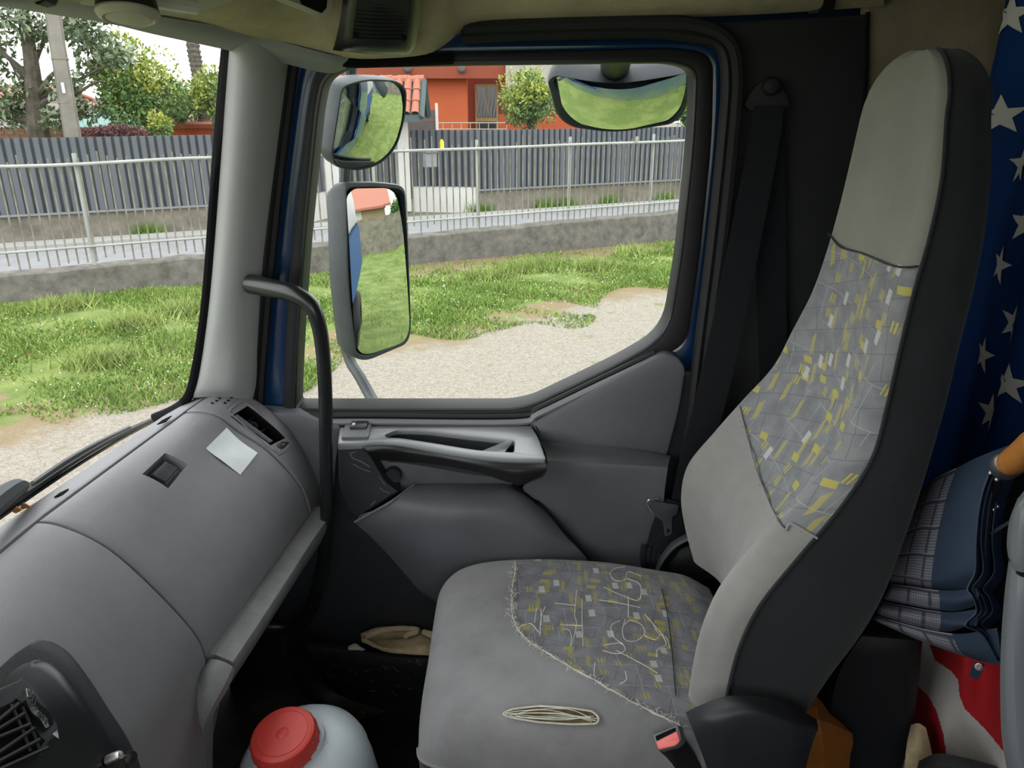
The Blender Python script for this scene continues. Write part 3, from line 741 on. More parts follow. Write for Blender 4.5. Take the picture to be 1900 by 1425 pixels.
V = leaves(2600, tp(220, 250, 17.3), (1.05, .35, .20), .08, lumps=14, seed=21)[0]
o = fast('purple_hedge', V, np.arange(len(V)).reshape(-1, 4), M['hedge']); props(o, 'dark purple leafed hedge behind the left fence, right of the pole', 'hedge')
# twigs of a bare tree above the canopy
bt = thing('bare_tree', 'bare twiggy treetop behind the tiled canopy', 'tree', (float(tp(620, 160, 24)[0]), 24, G0))
q = tp(622, 160, 24); obj('trunk', g_tube([(q[0], 24, G0), (q[0], 24, q[2])], [.1, .05], 8), M['bark'], bt)
for i in range(12):
    a = random.uniform(0, 6.28); obj('twig', branch(q, q+np.array([.5*math.cos(a), .4*math.sin(a), random.uniform(.1, .6)]), .02, .006), M['bark'], bt)
# palm trunk
pm = thing('palm', 'tall bare palm trunk with shaggy bark near the windscreen pillar', 'palm', (float(tp(385, 250, 21)[0]), 21, G0))
pts = [tp(392, 256, 21), tp(382, 245, 21), tp(378, 200, 21), tp(368, 140, 21), tp(358, 85, 21), tp(348, 0, 21)]; pts[0][2] = G0
obj('trunk', g_tube(pts, [.17, .16, .16, .155, .15, .15], 12, k=6), M['palmbark'], pm)
ringr = crom(pts, 12)
for i in range(12, len(ringr), 2):
    c = ringr[i]; obj('bark_ring', g_lathe([(.150, -.05), (.185, .03), (.150, .035)], c, (0.05, 0, 1), 12, cap=False), M['palmbark'], pm)
# concrete pole
c0, c1 = SV(99, 30, 16.4), SV(130, 250, 16.4)
po = thing('utility_pole', 'tapered grey concrete utility pole with a white plate', 'pole', (c1[0], 16.4, G0), street=True)
V, Fc = [], []
for z, wd in ((G0, .33), (1.0, .27), (4.2, .2)):
    u = c0[0] + (c1[0]-c0[0])*(c0[2]-z)/(c0[2]-c1[2]) if z > c1[2] else c1[0]
    for sx_, sy_ in ((-1, -1), (1, -1), (1, 1), (-1, 1)): V.append((u+sx_*wd/2*.9, 16.4+sy_*wd/2, z))
Fc = [(i+4*j, (i+1) % 4+4*j, (i+1) % 4+4*j+4, i+4*j+4) for j in range(2) for i in range(4)] + [(3, 2, 1, 0), (8, 9, 10, 11)]
obj('shaft', (V, Fc), M['polec'], po, bevel=.025)
q = SV(117, 163, 16.2); obj('number_plate', g_box(q[0], 16.23, q[2], .045, .03, .17), M['paper'], po, bevel=.004)
for pyy in (108, 190):
    q = SV(110, pyy, 16.2); obj('band', g_box(q[0]+.0, 16.4, q[2], .275, .30, .025), M['rail'], po, bevel=.004)
# low buildings behind the left fence
def build(name, lab, x0_, x1_, y, zt, roof, wallm, roofm, dep=4., kind='house'):
    t = thing(name, lab, kind, ((x0_+x1_)/2, y, G0))
    obj('wall', g_box((x0_+x1_)/2, y+dep/2, (G0+zt)/2, x1_-x0_, dep, zt-G0), M[wallm], t, smooth=False)
    o_ = .25
    V = [(x0_-o_, y-o_, zt), (x1_+o_, y-o_, zt), (x1_+o_, y+dep/2, zt+roof), (x0_-o_, y+dep/2, zt+roof), (x1_+o_, y+dep+o_, zt), (x0_-o_, y+dep+o_, zt)]
    V += [(a_, b_, c_-.1) for a_, b_, c_ in V]
    obj('roof', (V, [(0, 1, 2, 3), (3, 2, 4, 5), (6, 9, 8, 7), (9, 11, 10, 8), (0, 6, 7, 1), (1, 7, 8, 2), (2, 8, 10, 4), (4, 10, 11, 5), (5, 11, 9, 3), (3, 9, 6, 0)]), M[roofm], t, smooth=False)
    return t
q0, q1 = tp(-40, 236, 19.5), tp(168, 236, 19.5)
bw = thing('brick_wall', 'brown brick garden wall behind the left fence and tree', 'wall', (float(q0[0]+q1[0])/2, 19.5, G0))
br0 = None
for r in range(5):
    for i in range(int((q1[0]-q0[0])/.25)):
        x = q0[0] + .125 + i*.25 + (.125 if r % 2 else 0); z = -.98 + r*.085
        if br0 is None: br0 = obj('brick', g_box(x, 19.5, z, .24, .11, .075), M['brick'], bw, smooth=False); bx0, bz0 = x, z
        else: copy_of(br0, x-bx0, random.uniform(-.006, .006), z-bz0, bw)
obj('mortar_core', g_box((q0[0]+q1[0])/2, 19.51, (G0-.60)/2, q1[0]-q0[0], .09, -.60-G0), M['plinth'], bw, smooth=False)
q0, q1 = tp(282, 226, 20.3), tp(430, 226, 20.3)
build('garden_hut', 'low orange hut with a flat brown roof behind the left fence', q0[0]+.15, q1[0], 20.4, q0[2]-.05, .12, 'orangewall', 'redwall', 2.5, 'hut')
q0, q1 = tp(138, 217, 24), tp(235, 217, 24)
build('teal_roofed_shed', 'pale shed with a teal sheet roof behind the trees', q0[0], q1[0], 24, q0[2]-.28, .42, 'housewhite', 'teal', 3, 'shed')
q0, q1 = tp(-120, 165, 34), tp(42, 165, 34)
build('far_house', 'pale house with a terracotta roof at the far left', q0[0], q1[0], 34, q0[2]-.35, .55, 'housewhite', 'terracotta', 5)
q0, q1 = tp(118, 176, 38), tp(290, 176, 38)
build('far_house', 'distant pale house with a terracotta roof behind the pole', q0[0], q1[0], 38, q0[2]-.75, .5, 'housewhite', 'terracotta', 5)
q0, q1 = tp(1262, 232, 22), tp(1420, 232, 22)
ns = thing('shade_net', 'green shade net above the fence at the far right', 'net', (float(q0[0]+q1[0])/2, 22, G0))
obj('net', g_box((q0[0]+q1[0])/2, 22, (q0[2]-1.0)/2-.1, q1[0]-q0[0], .03, q0[2]+1.), M['teal'], ns, smooth=False)
# behind the truck: what the door mirrors show
props(obj('yard_wall', g_box(21, 7, -1.35, .3, 30, 2.0), M['plinth'], smooth=False), 'tall concrete panel wall at the back of the yard, seen in the main mirror', 'wall', kind='structure')
yh = thing('yellow_house', 'yellow house with a red roof behind the yard wall, seen in the main mirror', 'house', (28, -2, G0))
obj('wall', g_box(28.5, -2.2, (G0+.42)/2, 7, 11, .42-G0), M['houseyellow'], yh, smooth=False)
V = [(24.4, -8.3, .35), (24.4, 3.9, .35), (28.5, 3.9, 2.1), (28.5, -8.3, 2.1), (32.6, 3.9, .35), (32.6, -8.3, .35)]
obj('roof', (V + [(a, b, c-.15) for a, b, c in V], [(0, 1, 2, 3), (3, 2, 4, 5), (6, 9, 8, 7), (9, 11, 10, 8), (0, 6, 7, 1), (1, 7, 8, 2), (2, 8, 10, 4), (4, 10, 11, 5), (5, 11, 9, 3), (3, 9, 6, 0)]), M['terracotta'], yh, smooth=False)
obj('window', g_box(24.97, .8, -.1, .08, .7, .6), M['whitewall'], yh, bevel=.02)
V = leaves(3600, (23.2, 4.6, -.1), (1.0, 1.3, 1.3), .2, lumps=14, seed=61)[0]
props(fast('yard_shrub', V, np.arange(len(V)).reshape(-1, 4), M['leafgreen']), 'green shrub above the yard wall, seen in the main mirror', 'shrub')

cg = thing('cargo_body', 'blue and white truck body behind the cab, seen in the door mirrors', 'truck body', (4.2, .3, G0), kind='thing')
obj('lower_side', g_box(4.0, .22, -.85, 5.4, 2.34, .9), M['bluebody'], cg, bevel=.02)
obj('upper_box', g_box(4.0, .22, .45, 5.4, 2.40, 1.65), M['cargo'], cg, bevel=.03)
obj('chassis', g_box(3.6, .27, -1.55, 6.4, 1.6, .5), M['locker'], cg, bevel=.02)
for x_ in (2.0, 4.9):
    for y_ in (1.28, -.75): obj('wheel', g_lathe([(.0, -.12), (.30, -.12), (.46, -.13), (.48, -.10), (.48, .10), (.46, .13), (.26, .13), (.22, .06), (0, .06)], (x_, y_, -1.87), (0, 1 if y_ > 0 else -1, 0), 24), M['black'], cg)

# grass blades over the strips that show as grass
def gmask(u, v):
    q = v - .25*u
    wob = .35*np.sin(u*1.7+v)+.25*np.sin(u*4.1-v*2.3)
    g = ((q+wob > 6.5) | (q+wob < 3.9)) & (v < 11.05)
    return g
rng = np.random.RandomState(5)
n = 560000
u = rng.uniform(-5.5, 11.5, n); v = rng.uniform(5.4, 11.08, n)
mb = 150000; u[:mb] = rng.uniform(1.5, 24, mb); v[:mb] = np.where(rng.rand(mb) < .5, rng.uniform(-7, 4.5, mb), rng.uniform(4.5, 11.05, mb))
clump = np.sin(u*2.3+1.3*np.sin(v*1.9))+np.sin(v*3.1+1.1*np.sin(u*2.7))+.7*np.sin(u*7.1+v*5.3)
ok = gmask(u, v) & (rng.uniform(-1.6, 1.4, n) < clump) & ~((u > 2.8) & (v+.45*np.sin(u*1.3)*np.sin(u*3.1+1) > 10.35) & (rng.rand(n) < .86))
u, v, clump = u[ok], v[ok], clump[ok]; n = len(u)
def blades(u, v, h):
    n = len(u); a = rng.uniform(0, 6.283, n); wv = .006 + .006*rng.rand(n); ln = rng.normal(0, .5, (n, 2))*h[:, None]
    p = np.stack([u, v, np.full(n, G0)], 1); s = np.stack([np.cos(a)*wv, np.sin(a)*wv, np.zeros(n)], 1)
    tip = p + np.stack([ln[:, 0], ln[:, 1], h], 1)
    V = np.stack([p-s, p+s, tip], 1).reshape(-1, 3); return V, np.arange(3*n).reshape(-1, 3)
hh = (.014+.034*rng.rand(n))*(1+.45*np.clip(clump, 0, 2))
kind = rng.rand(n)
for lo, hi, mm, nm, lab in ((0, .55, 'grass', 'grass', 'short green grass between the gravel and the low wall'), (.55, .9, 'grass2', 'grass', 'lighter green grass blades among the short grass'), (.9, 1., 'straw', 'grass', 'dry straw-coloured blades among the grass')):
    s_ = (kind >= lo) & (kind < hi); V, Fc = blades(u[s_], v[s_], hh[s_]*(1 if mm != 'straw' else .7))
    props(fast(nm, V, Fc, M[mm], street=True), lab, 'grass', kind='stuff')
# clover flowers
k_ = 1300; uu = rng.uniform(-4, 10.5, k_); vv_ = rng.uniform(6.6, 10.3, k_); ok = gmask(uu, vv_); uu, vv_ = uu[ok], vv_[ok]; k_ = len(uu)
p = np.stack([uu, vv_, G0+.03+.03*rng.rand(k_)], 1); s = .005+.005*rng.rand(k_)
V = np.stack([p+np.outer(s, [1, 0, 0]), p+np.outer(s, [-.5, .87, .3]), p+np.outer(s, [-.5, -.87, .3]), p+np.outer(s, [0, 0, 1.])], 1).reshape(-1, 3)
Fc = (np.arange(k_)[:, None, None]*4 + np.array([[0, 1, 3], [1, 2, 3], [2, 0, 3]])[None]).reshape(-1, 3)
props(fast('clover_flowers', V, Fc, M['paper'], street=True), 'tiny white clover flowers scattered in the grass', 'flowers', kind='stuff')
# taller tufts
wt = thing('weed_tuft', 'taller bright grass tufts in the lawn before the wall', 'grass', (4.5, 9.6, G0), street=True, kind='stuff')
tu = [SV_ for SV_ in ((4.3, 9.7), (4.9, 9.9), (5.3, 10.0), (-.2, 9.2), (.35, 9.6), (-.9, 10.4), (1.0, 8.6), (6.0, 9.6), (-.5, 7.9), (7.2, 10.3))]
uu, vv_ = [], []
for a_, b_ in tu:
    k_ = 420; uu.append(rng.normal(a_, .16, k_)); vv_.append(rng.normal(b_, .12, k_))
uu, vv_ = np.concatenate(uu), np.concatenate(vv_); V, Fc = blades(uu, vv_, .09+.12*rng.rand(len(uu)))
o = fast('blades', V, Fc, M['grass2'], wt); o['kind'] = 'stuff'
# weeds at the foot of the fence base across the road
k_ = 1500; uu = rng.choice([7.0, 8.7, 10.4, 9.3, 1.9, .2, 12.1], k_)+rng.normal(0, .12, k_); vv_ = 16.02+rng.normal(0, .05, k_)
V, Fc = blades(uu, vv_, .1+.22*rng.rand(k_))
props(fast('weeds', V, Fc, M['grass'], street=True), 'green weeds at the foot of the concrete fence base', 'weeds', kind='stuff')
# ================================================================== CAB SHELL
YD = 1.44                                   # inner face of the passenger door
WIN = [(548, 759, 6), (552, 640, 60), (566, 440, 60), (590, 200, 60), (601, 146, 30), (640, 124, 20), (900, 119, 40), (1245, 115, 30), (1291, 128, 45), (1285, 260, 60), (1262, 480, 60), (1238, 622, 60), (1150, 674, 40), (990, 750, 40), (950, 759, 20)]
WINR = fillet(WIN, 10, 6)
# door of the cab: one thing
dr = thing('cab_door', 'grey passenger door with pull handle, map pocket and a window', 'door', (.15, YD, -1.25), kind='thing')
gl = obj('window_pane', g_plate([PY(*p, 1.47) for p in outset(WINR, 6)], .004, 0), GLASS, dr, smooth=False)
OUT1 = fillet([(524, 762, 10), (529, 600, 60), (544, 400, 60), (570, 190, 60), (584, 128, 30), (640, 98, 20), (900, 96, 40), (1250, 88, 30), (1325, 100, 60), (1322, 260, 60), (1299, 480, 60), (1275, 640, 40), (1228, 664, 20), (1170, 690, 20), (990, 775, 40), (950, 780, 20), (600, 780, 10)], 10, 6)
OUT2 = fillet([(482, 775, 10), (490, 600, 60), (512, 400, 60), (540, 170, 60), (560, 95, 40), (640, 66, 20), (900, 62, 40), (1270, 55, 30), (1347, 75, 60), (1340, 260, 60), (1318, 480, 60), (1296, 640, 40), (1280, 740, 20), (990, 800, 40), (600, 800, 10)], 10, 6)
obj('window_frame', g_plate([PY(*p, 1.44) for p in OUT1], .06, .008, [[PY(*p, 1.44) for p in WINR]]), M['black'], dr)
obj('blue_frame_panel', g_plate([PY(*p, 1.455) for p in OUT2], .05, .006, [[PY(*p, 1.455) for p in outset(OUT1, -4)]]), M['bluepaint'], dr)
obj('pane_seal', g_tube([PY(*p, 1.445) for p in outset(WINR, 3)], .0045, 6, closed=True), M['blackgloss'], dr)
# sill lines along the foot of the window
for off, y, r, mm in ((14, 1.438, .006, 'black'), (26, 1.432, .0075, 'satin'), (38, 1.43, .006, 'doordark')):
    ln = [(545, 757+off), (700, 757+off), (955, 758+off), (1000, 742+off), (1100, 694+off*1.02), (1215, 640+off*1.0)]
    obj('sill_moulding', g_tube([PY(a, b, y) for a, b in ln], r, 8, k=5), M[mm], dr)
# inner skin: big base sheet, then raised pieces
base = [(490, 792), (640, 795), (985, 800), (1222, 684), (1290, 690), (1330, 1000), (1330, 1330), (540, 1330), (520, 1180)]
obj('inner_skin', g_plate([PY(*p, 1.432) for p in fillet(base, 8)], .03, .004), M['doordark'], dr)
obj('front_corner_trim', g_plate([PY(*p, 1.418) for p in fillet([(470, 762, 10), (548, 766, 10), (600, 784, 12), (634, 790, 10), (625, 850, 40), (614, 960, 30), (590, 1010, 20), (560, 900, 30), (520, 800, 10)], 12)], .03, .008), M['doorgrey'], dr)
obj('rear_upper_panel', g_plate([PY(*p, 1.418) for p in fillet([(986, 788, 4), (1217, 662, 8), (1236, 656, 6), (1256, 660, 14), (1274, 682, 12), (1262, 760, 20), (1238, 850, 10), (1016, 835, 4), (1003, 822, 4)], 8)], .03, .008), M['doorgrey'], dr)
rows = [[(1000, 818, 1.416), (1060, 824, 1.416), (1130, 829, 1.416), (1200, 836, 1.416), (1245, 845, 1.416)],
        [(1010, 834, 1.40), (1060, 836, 1.40), (1130, 838, 1.40), (1200, 842, 1.40), (1243, 849, 1.40)],
        [(1015, 852, 1.365), (1065, 854, 1.365), (1130, 856, 1.368), (1200, 860, 1.37), (1240, 863, 1.372)],
        [(1015, 863, 1.357), (1065, 866, 1.357), (1130, 868, 1.358), (1200, 872, 1.36), (1238, 875, 1.362)],
        [(1008, 884, 1.357), (1065, 900, 1.358), (1130, 910, 1.36), (1200, 920, 1.362), (1232, 925, 1.362)],
        [(970, 905, 1.37), (1060, 960, 1.372), (1130, 980, 1.375), (1200, 1000, 1.38), (1228, 1010, 1.38)],
        [(1000, 930, 1.385), (1095, 1045, 1.39), (1140, 1070, 1.39), (1200, 1090, 1.39), (1228, 1100, 1.39)]]
obj('rear_lower_panel', g_grid([plY(r) for r in rows], 4, 4, th=.02), M['doorgrey'], dr)
# arm rest: flat satin top with a scooped hand well, black fascia under it
zt = -.617
top_out = fillet([(630, 792, 4), (700, 789, 10), (900, 790, 10), (986, 789, 4), (1000, 812, 10), (1014, 852, 5), (950, 851, 20), (889, 846, 40), (823, 836, 40), (749, 822, 40), (700, 819, 30), (672, 822, 10), (626, 824, 4)], 10)
well = fillet([(714, 806, 10), (735, 797, 16), (790, 798, 20), (870, 808, 40), (955, 817, 4), (953, 838, 4), (890, 835, 30), (800, 820, 40), (740, 811, 20), (718, 811, 6)], 10)
fr_t = (PZ(820, 815, zt), np.array([1., 0, 0]), np.array([0, 1., 0]), np.array([0, 0, 1.]))
tilt = lambda p: PZ(p[0], p[1], zt)
ar = obj('armrest_top', g_plate([tilt(p) for p in top_out], .012, .004, [[tilt(p) for p in well]], fr=fr_t), M['satin'], dr)
wb = [tilt(p) - np.array([0, 0, .055]) for p in well]
wtp = [tilt(p) - np.array([0, 0, .010]) for p in well]
n_ = len(well)
obj('hand_well', (wtp+wb, [(i, (i+1) % n_, n_+(i+1) % n_, n_+i) for i in range(n_)] + [tuple(range(n_, 2*n_))]), M['doordark'], dr)
obj('door_latch', g_grid([plY([(893, 837, 1.335), (930, 822, 1.35), (943, 815, 1.36)]), plY([(912, 839, 1.330), (936, 828, 1.343), (949, 818, 1.355)]), plY([(936, 839, 1.328), (942, 832, 1.34), (951, 820, 1.352)])], 4, 4, th=.012), M['satin'], dr)
fa = [(673, 823), (707, 820), (749, 823), (823, 838), (889, 848), (950, 853), (1014, 854)]
fb = [(682, 838), (716, 836), (760, 842), (830, 853), (895, 866), (955, 878), (1012, 872)]
fc = [(690, 853), (722, 855), (760, 857), (823, 864), (889, 877), (955, 897), (1004, 884)]
ta = [tilt(p) - np.array([0, .002, .006]) for p in fa]
obj('armrest_fascia', g_grid([ta, [PY(*p, t[1]-.012) for p, t in zip(fb, ta)], [PY(*p, t[1]+.012) for p, t in zip(fc, ta)]], 5, 5, th=.006), M['black'], dr)
obj('fascia_tip', g_grid([plY([(950, 896, 1.37), (975, 888, 1.365), (1005, 878, 1.36)]), plY([(960, 902, 1.375), (975, 898, 1.37), (1002, 886, 1.365)])], 4, 4, th=.02), M['black'], dr)
# window switch
fr_u = (fr_t[0]+np.array([0, 0, .005]), *fr_t[1:]); fr_w = (fr_t[0]+np.array([0, 0, .011]), *fr_t[1:])
sw = obj('switch_panel', g_plate([tilt(p) for p in fillet([(641, 790, 3), (690, 789, 3), (684, 815, 3), (633, 816, 3)], 3)], .01, .002, fr=fr_u), M['doorgrey'], dr)
obj('rocker', g_plate([tilt(p) for p in fillet([(653, 790, 2), (684, 789, 2), (681, 800, 2), (649, 801, 2)], 2)], .012, .003, fr=fr_w), M['blackgloss'], sw)
obj('rocker_mark', g_plate([tilt(p) for p in ((655, 794), (660, 794), (659, 798), (654, 798))], .001, 0, fr=(fr_w[0]+np.array([0, 0, .0006]), *fr_w[1:])), M['arrow'], sw, smooth=False)
# black corner piece with scuffs, and a round cap
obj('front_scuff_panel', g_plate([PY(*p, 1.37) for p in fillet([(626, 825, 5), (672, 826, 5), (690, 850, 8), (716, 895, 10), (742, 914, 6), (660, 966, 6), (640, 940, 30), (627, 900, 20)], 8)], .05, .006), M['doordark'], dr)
obj('recess_panel', g_plate([PY(*p, 1.405) for p in fillet([(688, 845, 5), (760, 850, 10), (890, 868, 20), (968, 900, 6), (940, 905, 10), (770, 902, 10), (735, 918, 6)], 6)], .02, .004), M['doorgrey'], dr)
kb = PY(730, 880, 1.40)
obj('round_cap', g_lathe([(.017, -.006), (.017, .006), (.0155, .009), (.013, .0085), (.0, .0085)], kb, (0, -1, 0), 28), M['doordark'], dr)
for j, (a, b, mm) in enumerate((((649, 840), (661, 838), 2), ((650, 842), (658, 852), 3), ((658, 852), (686, 866), 3), ((655, 861), (688, 876), 2), ((703, 884), (715, 900), 2), ((704, 905), (723, 915), 2), ((688, 938), (697, 930), 2))):
    obj('scuff', g_tube([PY(*a, 1.3695), PY((a[0]+b[0])/2+random.uniform(-3, 3), (a[1]+b[1])/2+random.uniform(-2, 2), 1.3695), PY(*b, 1.3695)], .0007*mm/2, 4, k=4), M['rail'], dr)
# bulging map pocket
rows = [[(768, 900, 1.395), (830, 899, 1.395), (900, 899, 1.395), (950, 901, 1.395), (985, 922, 1.395)],
        [(752, 914, 1.365), (830, 912, 1.362), (900, 912, 1.362), (958, 914, 1.365), (1008, 944, 1.372)],
        [(725, 932, 1.345), (825, 936, 1.330), (900, 936, 1.330), (972, 940, 1.342), (1030, 970, 1.360)],
        [(690, 952, 1.345), (815, 958, 1.318), (900, 958, 1.318), (985, 968, 1.330), (1055, 1000, 1.352)],
        [(660, 968, 1.355), (800, 985, 1.318), (900, 990, 1.318), (1000, 1000, 1.325), (1085, 1030, 1.350)],
        [(690, 998, 1.365), (800, 1030, 1.325), (900, 1040, 1.322), (1000, 1050, 1.328), (1095, 1070, 1.350)],
        [(730, 1040, 1.375), (810, 1075, 1.345), (900, 1085, 1.338), (1000, 1095, 1.338), (1095, 1110, 1.350)],
        [(775, 1092, 1.385), (820, 1112, 1.372), (900, 1128, 1.362), (1000, 1140, 1.362), (1095, 1150, 1.362)],
        [(800, 1112, 1.405), (835, 1130, 1.40), (900, 1145, 1.39), (1000, 1155, 1.39), (1095, 1165, 1.39)]]
obj('map_pocket', g_grid([plY(r) for r in rows], 5, 4, th=.015), M['doorgrey'], dr)
obj('pocket_rim', g_tube(plY([(658, 969, 1.352), (690, 951, 1.343), (725, 931, 1.342), (768, 900, 1.392)]), .0025, 6, k=5), M['satin'], dr)
obj('panel_joint', g_tube(plY([(950, 900, 1.388), (985, 920, 1.380), (1012, 945, 1.366), (1060, 1000, 1.350), (1092, 1036, 1.348)]), .0028, 6, k=5), M['seam'], dr)
# outer blue skin of the cab around the door opening
skin_o = [np.array([x, 1.53, z]) for x, z in ((-.62, -1.75), (1.0, -1.75), (1.0, .45), (-.40, .45), (-.47, .10), (-.66, -.60))]
skin_h = [PY(*p, 1.53) for p in outset(WINR, 12)]
props(obj('cab_side_skin', g_plate(skin_o, .03, .004, [skin_h]), M['bluepaint'], smooth=False), 'blue painted outer side of the cab', kind='structure')

# A pillar, B pillar, rear lining, roof, floor, bulkhead
def vstrip(rows_, mm, name, lab, th=.02, ku=4, kv=5):
    return props(obj(name, g_grid([plY(r) for r in rows_], ku, kv, th=th), M[mm]), lab, kind='structure')
rows = [[(424, 66, 1.385), (452, 66, 1.36), (495, 66, 1.37), (530, 66, 1.40), (552, 66, 1.44)],
        [(419, 120, 1.385), (446, 120, 1.36), (490, 120, 1.37), (524, 120, 1.40), (546, 120, 1.44)],
        [(407, 300, 1.385), (432, 300, 1.36), (470, 300, 1.37), (500, 300, 1.40), (524, 300, 1.44)],
        [(393, 480, 1.385), (415, 480, 1.362), (450, 480, 1.37), (478, 480, 1.40), (503, 480, 1.44)],
        [(381, 600, 1.385), (402, 600, 1.362), (440, 600, 1.37), (470, 600, 1.40), (492, 600, 1.44)],
        [(362, 700, 1.39), (384, 705, 1.37), (430, 710, 1.37), (464, 712, 1.40), (484, 714, 1.44)],
        [(340, 742, 1.395), (362, 738, 1.385), (420, 736, 1.39), (460, 745, 1.41), (480, 760, 1.44)]]
vstrip(rows, 'trimgrey', 'pillar_trim', 'grey plastic windscreen pillar trim', .03)
props(obj('pillar_seal', g_tube([PY(x, y, 1.385) for x, y in ((423, 60), (417, 120), (410, 200), (402, 300), (392, 440), (384, 540), (373, 630), (358, 710), (345, 742), (322, 760), (285, 776))], .0070, 8, k=5, flat=1.3), M['seam']), 'black rubber seal along the windscreen pillar', kind='structure')
for off, r in ((0, .012), (17, .010)):
    props(obj('door_seal', g_tube([PY(x+off, y, 1.425+off*.0006) for x, y in ((533, 80), (524, 150), (505, 300), (486, 480), (474, 620), (466, 735), (466, 800))], r, 8, k=5), M['black']), 'black rubber door seal beside the windscreen pillar', kind='structure')
seal = [(860, 52), (1000, 46), (1200, 42), (1300, 50), (1352, 80), (1366, 140), (1358, 260), (1338, 450), (1318, 610), (1300, 760), (1280, 900)]
for off, r, mm in ((0, .013, 'pillar'), (-17, .011, 'black')):
    props(obj('door_seal', g_tube([PY(x+off*(1 if x > 1250 else .2), y-off*(1 if y < 60 else .3), 1.425) for x, y in seal], r, 8, k=5), M[mm]), 'dark rubber seal around the rear edge of the door', kind='structure')
props(obj('door_pillar', g_plate([PY(*p, 1.45) for p in fillet([(1300, 42, 20), (1612, 26, 6), (1612, 190, 6), (1606, 1300, 6), (1250, 1300, 6), (1280, 900, 20), (1310, 700, 20), (1342, 450, 40), (1366, 260, 40), (1368, 120, 40), (1350, 70, 30)], 8)], .05, .006), M['pillar']), 'dark grey panel behind the door carrying the seat belt', kind='structure')
props(obj('pillar_joint', g_tube([PY(1610, 22, 1.447), PY(1608, 120, 1.447), PY(1600, 260, 1.447), PY(1590, 500, 1.447)], .004, 6), M['seam']), 'black joint between the door pillar and the beige lining', kind='structure')
props(obj('wall_side', g_plate([PY(*p, 1.455) for p in ((1611, -60), (1960, -60), (1960, 700), (1604, 700))], .03, 0), M['beige_shaded'], smooth=False), 'beige velour side lining behind the seat', kind='structure')
props(obj('wall_back', g_box(.93, .55, -.45, .04, 1.9, 1.75), M['beige_shaded'], smooth=False), 'rear wall of the cab', kind='structure')
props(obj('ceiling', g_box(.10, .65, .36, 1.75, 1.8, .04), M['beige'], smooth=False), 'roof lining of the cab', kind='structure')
props(obj('floor', g_box(.05, .62, -1.33, 1.9, 1.75, .04), M['floor'], smooth=False), 'dusty black cab floor', kind='structure')
props(obj('wall_front', g_box(-.715, .55, -.99, .04, 1.9, .66), M['locker'], smooth=False), 'dark bulkhead under the dashboard', kind='structure')
props(obj('wall_kick', g_box(-.42, 1.475, -1.00, .50, .04, .66), M['locker'], smooth=False), 'black kick panel beside the foot well', kind='structure')
# driver's side of the cab: wall with its own window, behind the photographer
lo = [np.array([x, -.50, z]) for x, z in ((-.80, -1.33), (.95, -1.33), (.95, .38), (-.55, .38))]
props(obj('wall_left', g_plate(lo, .04, 0, [[np.array([x, -.50, z]) for x, z in ((-.50, -.55), (.35, -.55), (.35, .06), (-.42, .06))]]), M['doordark'], smooth=False), 'driver side door wall with its window opening', kind='structure')
# sill and step inside the door
st = thing('door_step', 'black plastic step tray under the door', 'step', (-.2, 1.35, -1.2))
obj('tray_lip', g_grid([plY([(560, 1180, 1.40), (600, 1192, 1.40), (700, 1203, 1.38), (830, 1210, 1.37), (1000, 1215, 1.37)]), plY([(565, 1195, 1.37), (605, 1207, 1.36), (700, 1217, 1.345), (830, 1224, 1.335), (1000, 1230, 1.33)]), plY([(590, 1240, 1.36), (620, 1250, 1.355), (700, 1258, 1.34), (830, 1262, 1.33), (1000, 1270, 1.33)]), plY([(640, 1290, 1.37), (660, 1296, 1.36), (720, 1300, 1.35), (830, 1302, 1.34), (1000, 1310, 1.34)])], 4, 4, th=.02), M['locker'], st)
obj('step_side', g_grid([plY([(536, 1170, 1.42), (548, 1185, 1.38), (562, 1190, 1.36)]), plY([(534, 1230, 1.40), (548, 1245, 1.36), (572, 1240, 1.35)]), plY([(560, 1290, 1.37), (590, 1300, 1.33), (630, 1290, 1.34)]), plY([(640, 1330, 1.33), (660, 1335, 1.30), (720, 1320, 1.32)])], 4, 4, th=.02), M['black'], st)

# ================================================================== WINDSCREEN and header
ws = [[np.array([x, y, .079]) for x, y in ((-.455, 1.405), (-.50, 1.20), (-.55, .90), (-.585, .40), (-.59, 0), (-.585, -.35))],
      [np.array([x, y, -.25]) for x, y in ((-.545, 1.405), (-.60, 1.20), (-.655, .90), (-.69, .40), (-.695, 0), (-.69, -.35))],
      [np.array([x, y, -.565]) for x, y in ((-.635, 1.405), (-.69, 1.20), (-.735, .90), (-.765, .40), (-.77, 0), (-.765, -.35))]]
props(obj('window_1', g_grid(ws, 4, 4), GLASS), 'windscreen glass', kind='structure')
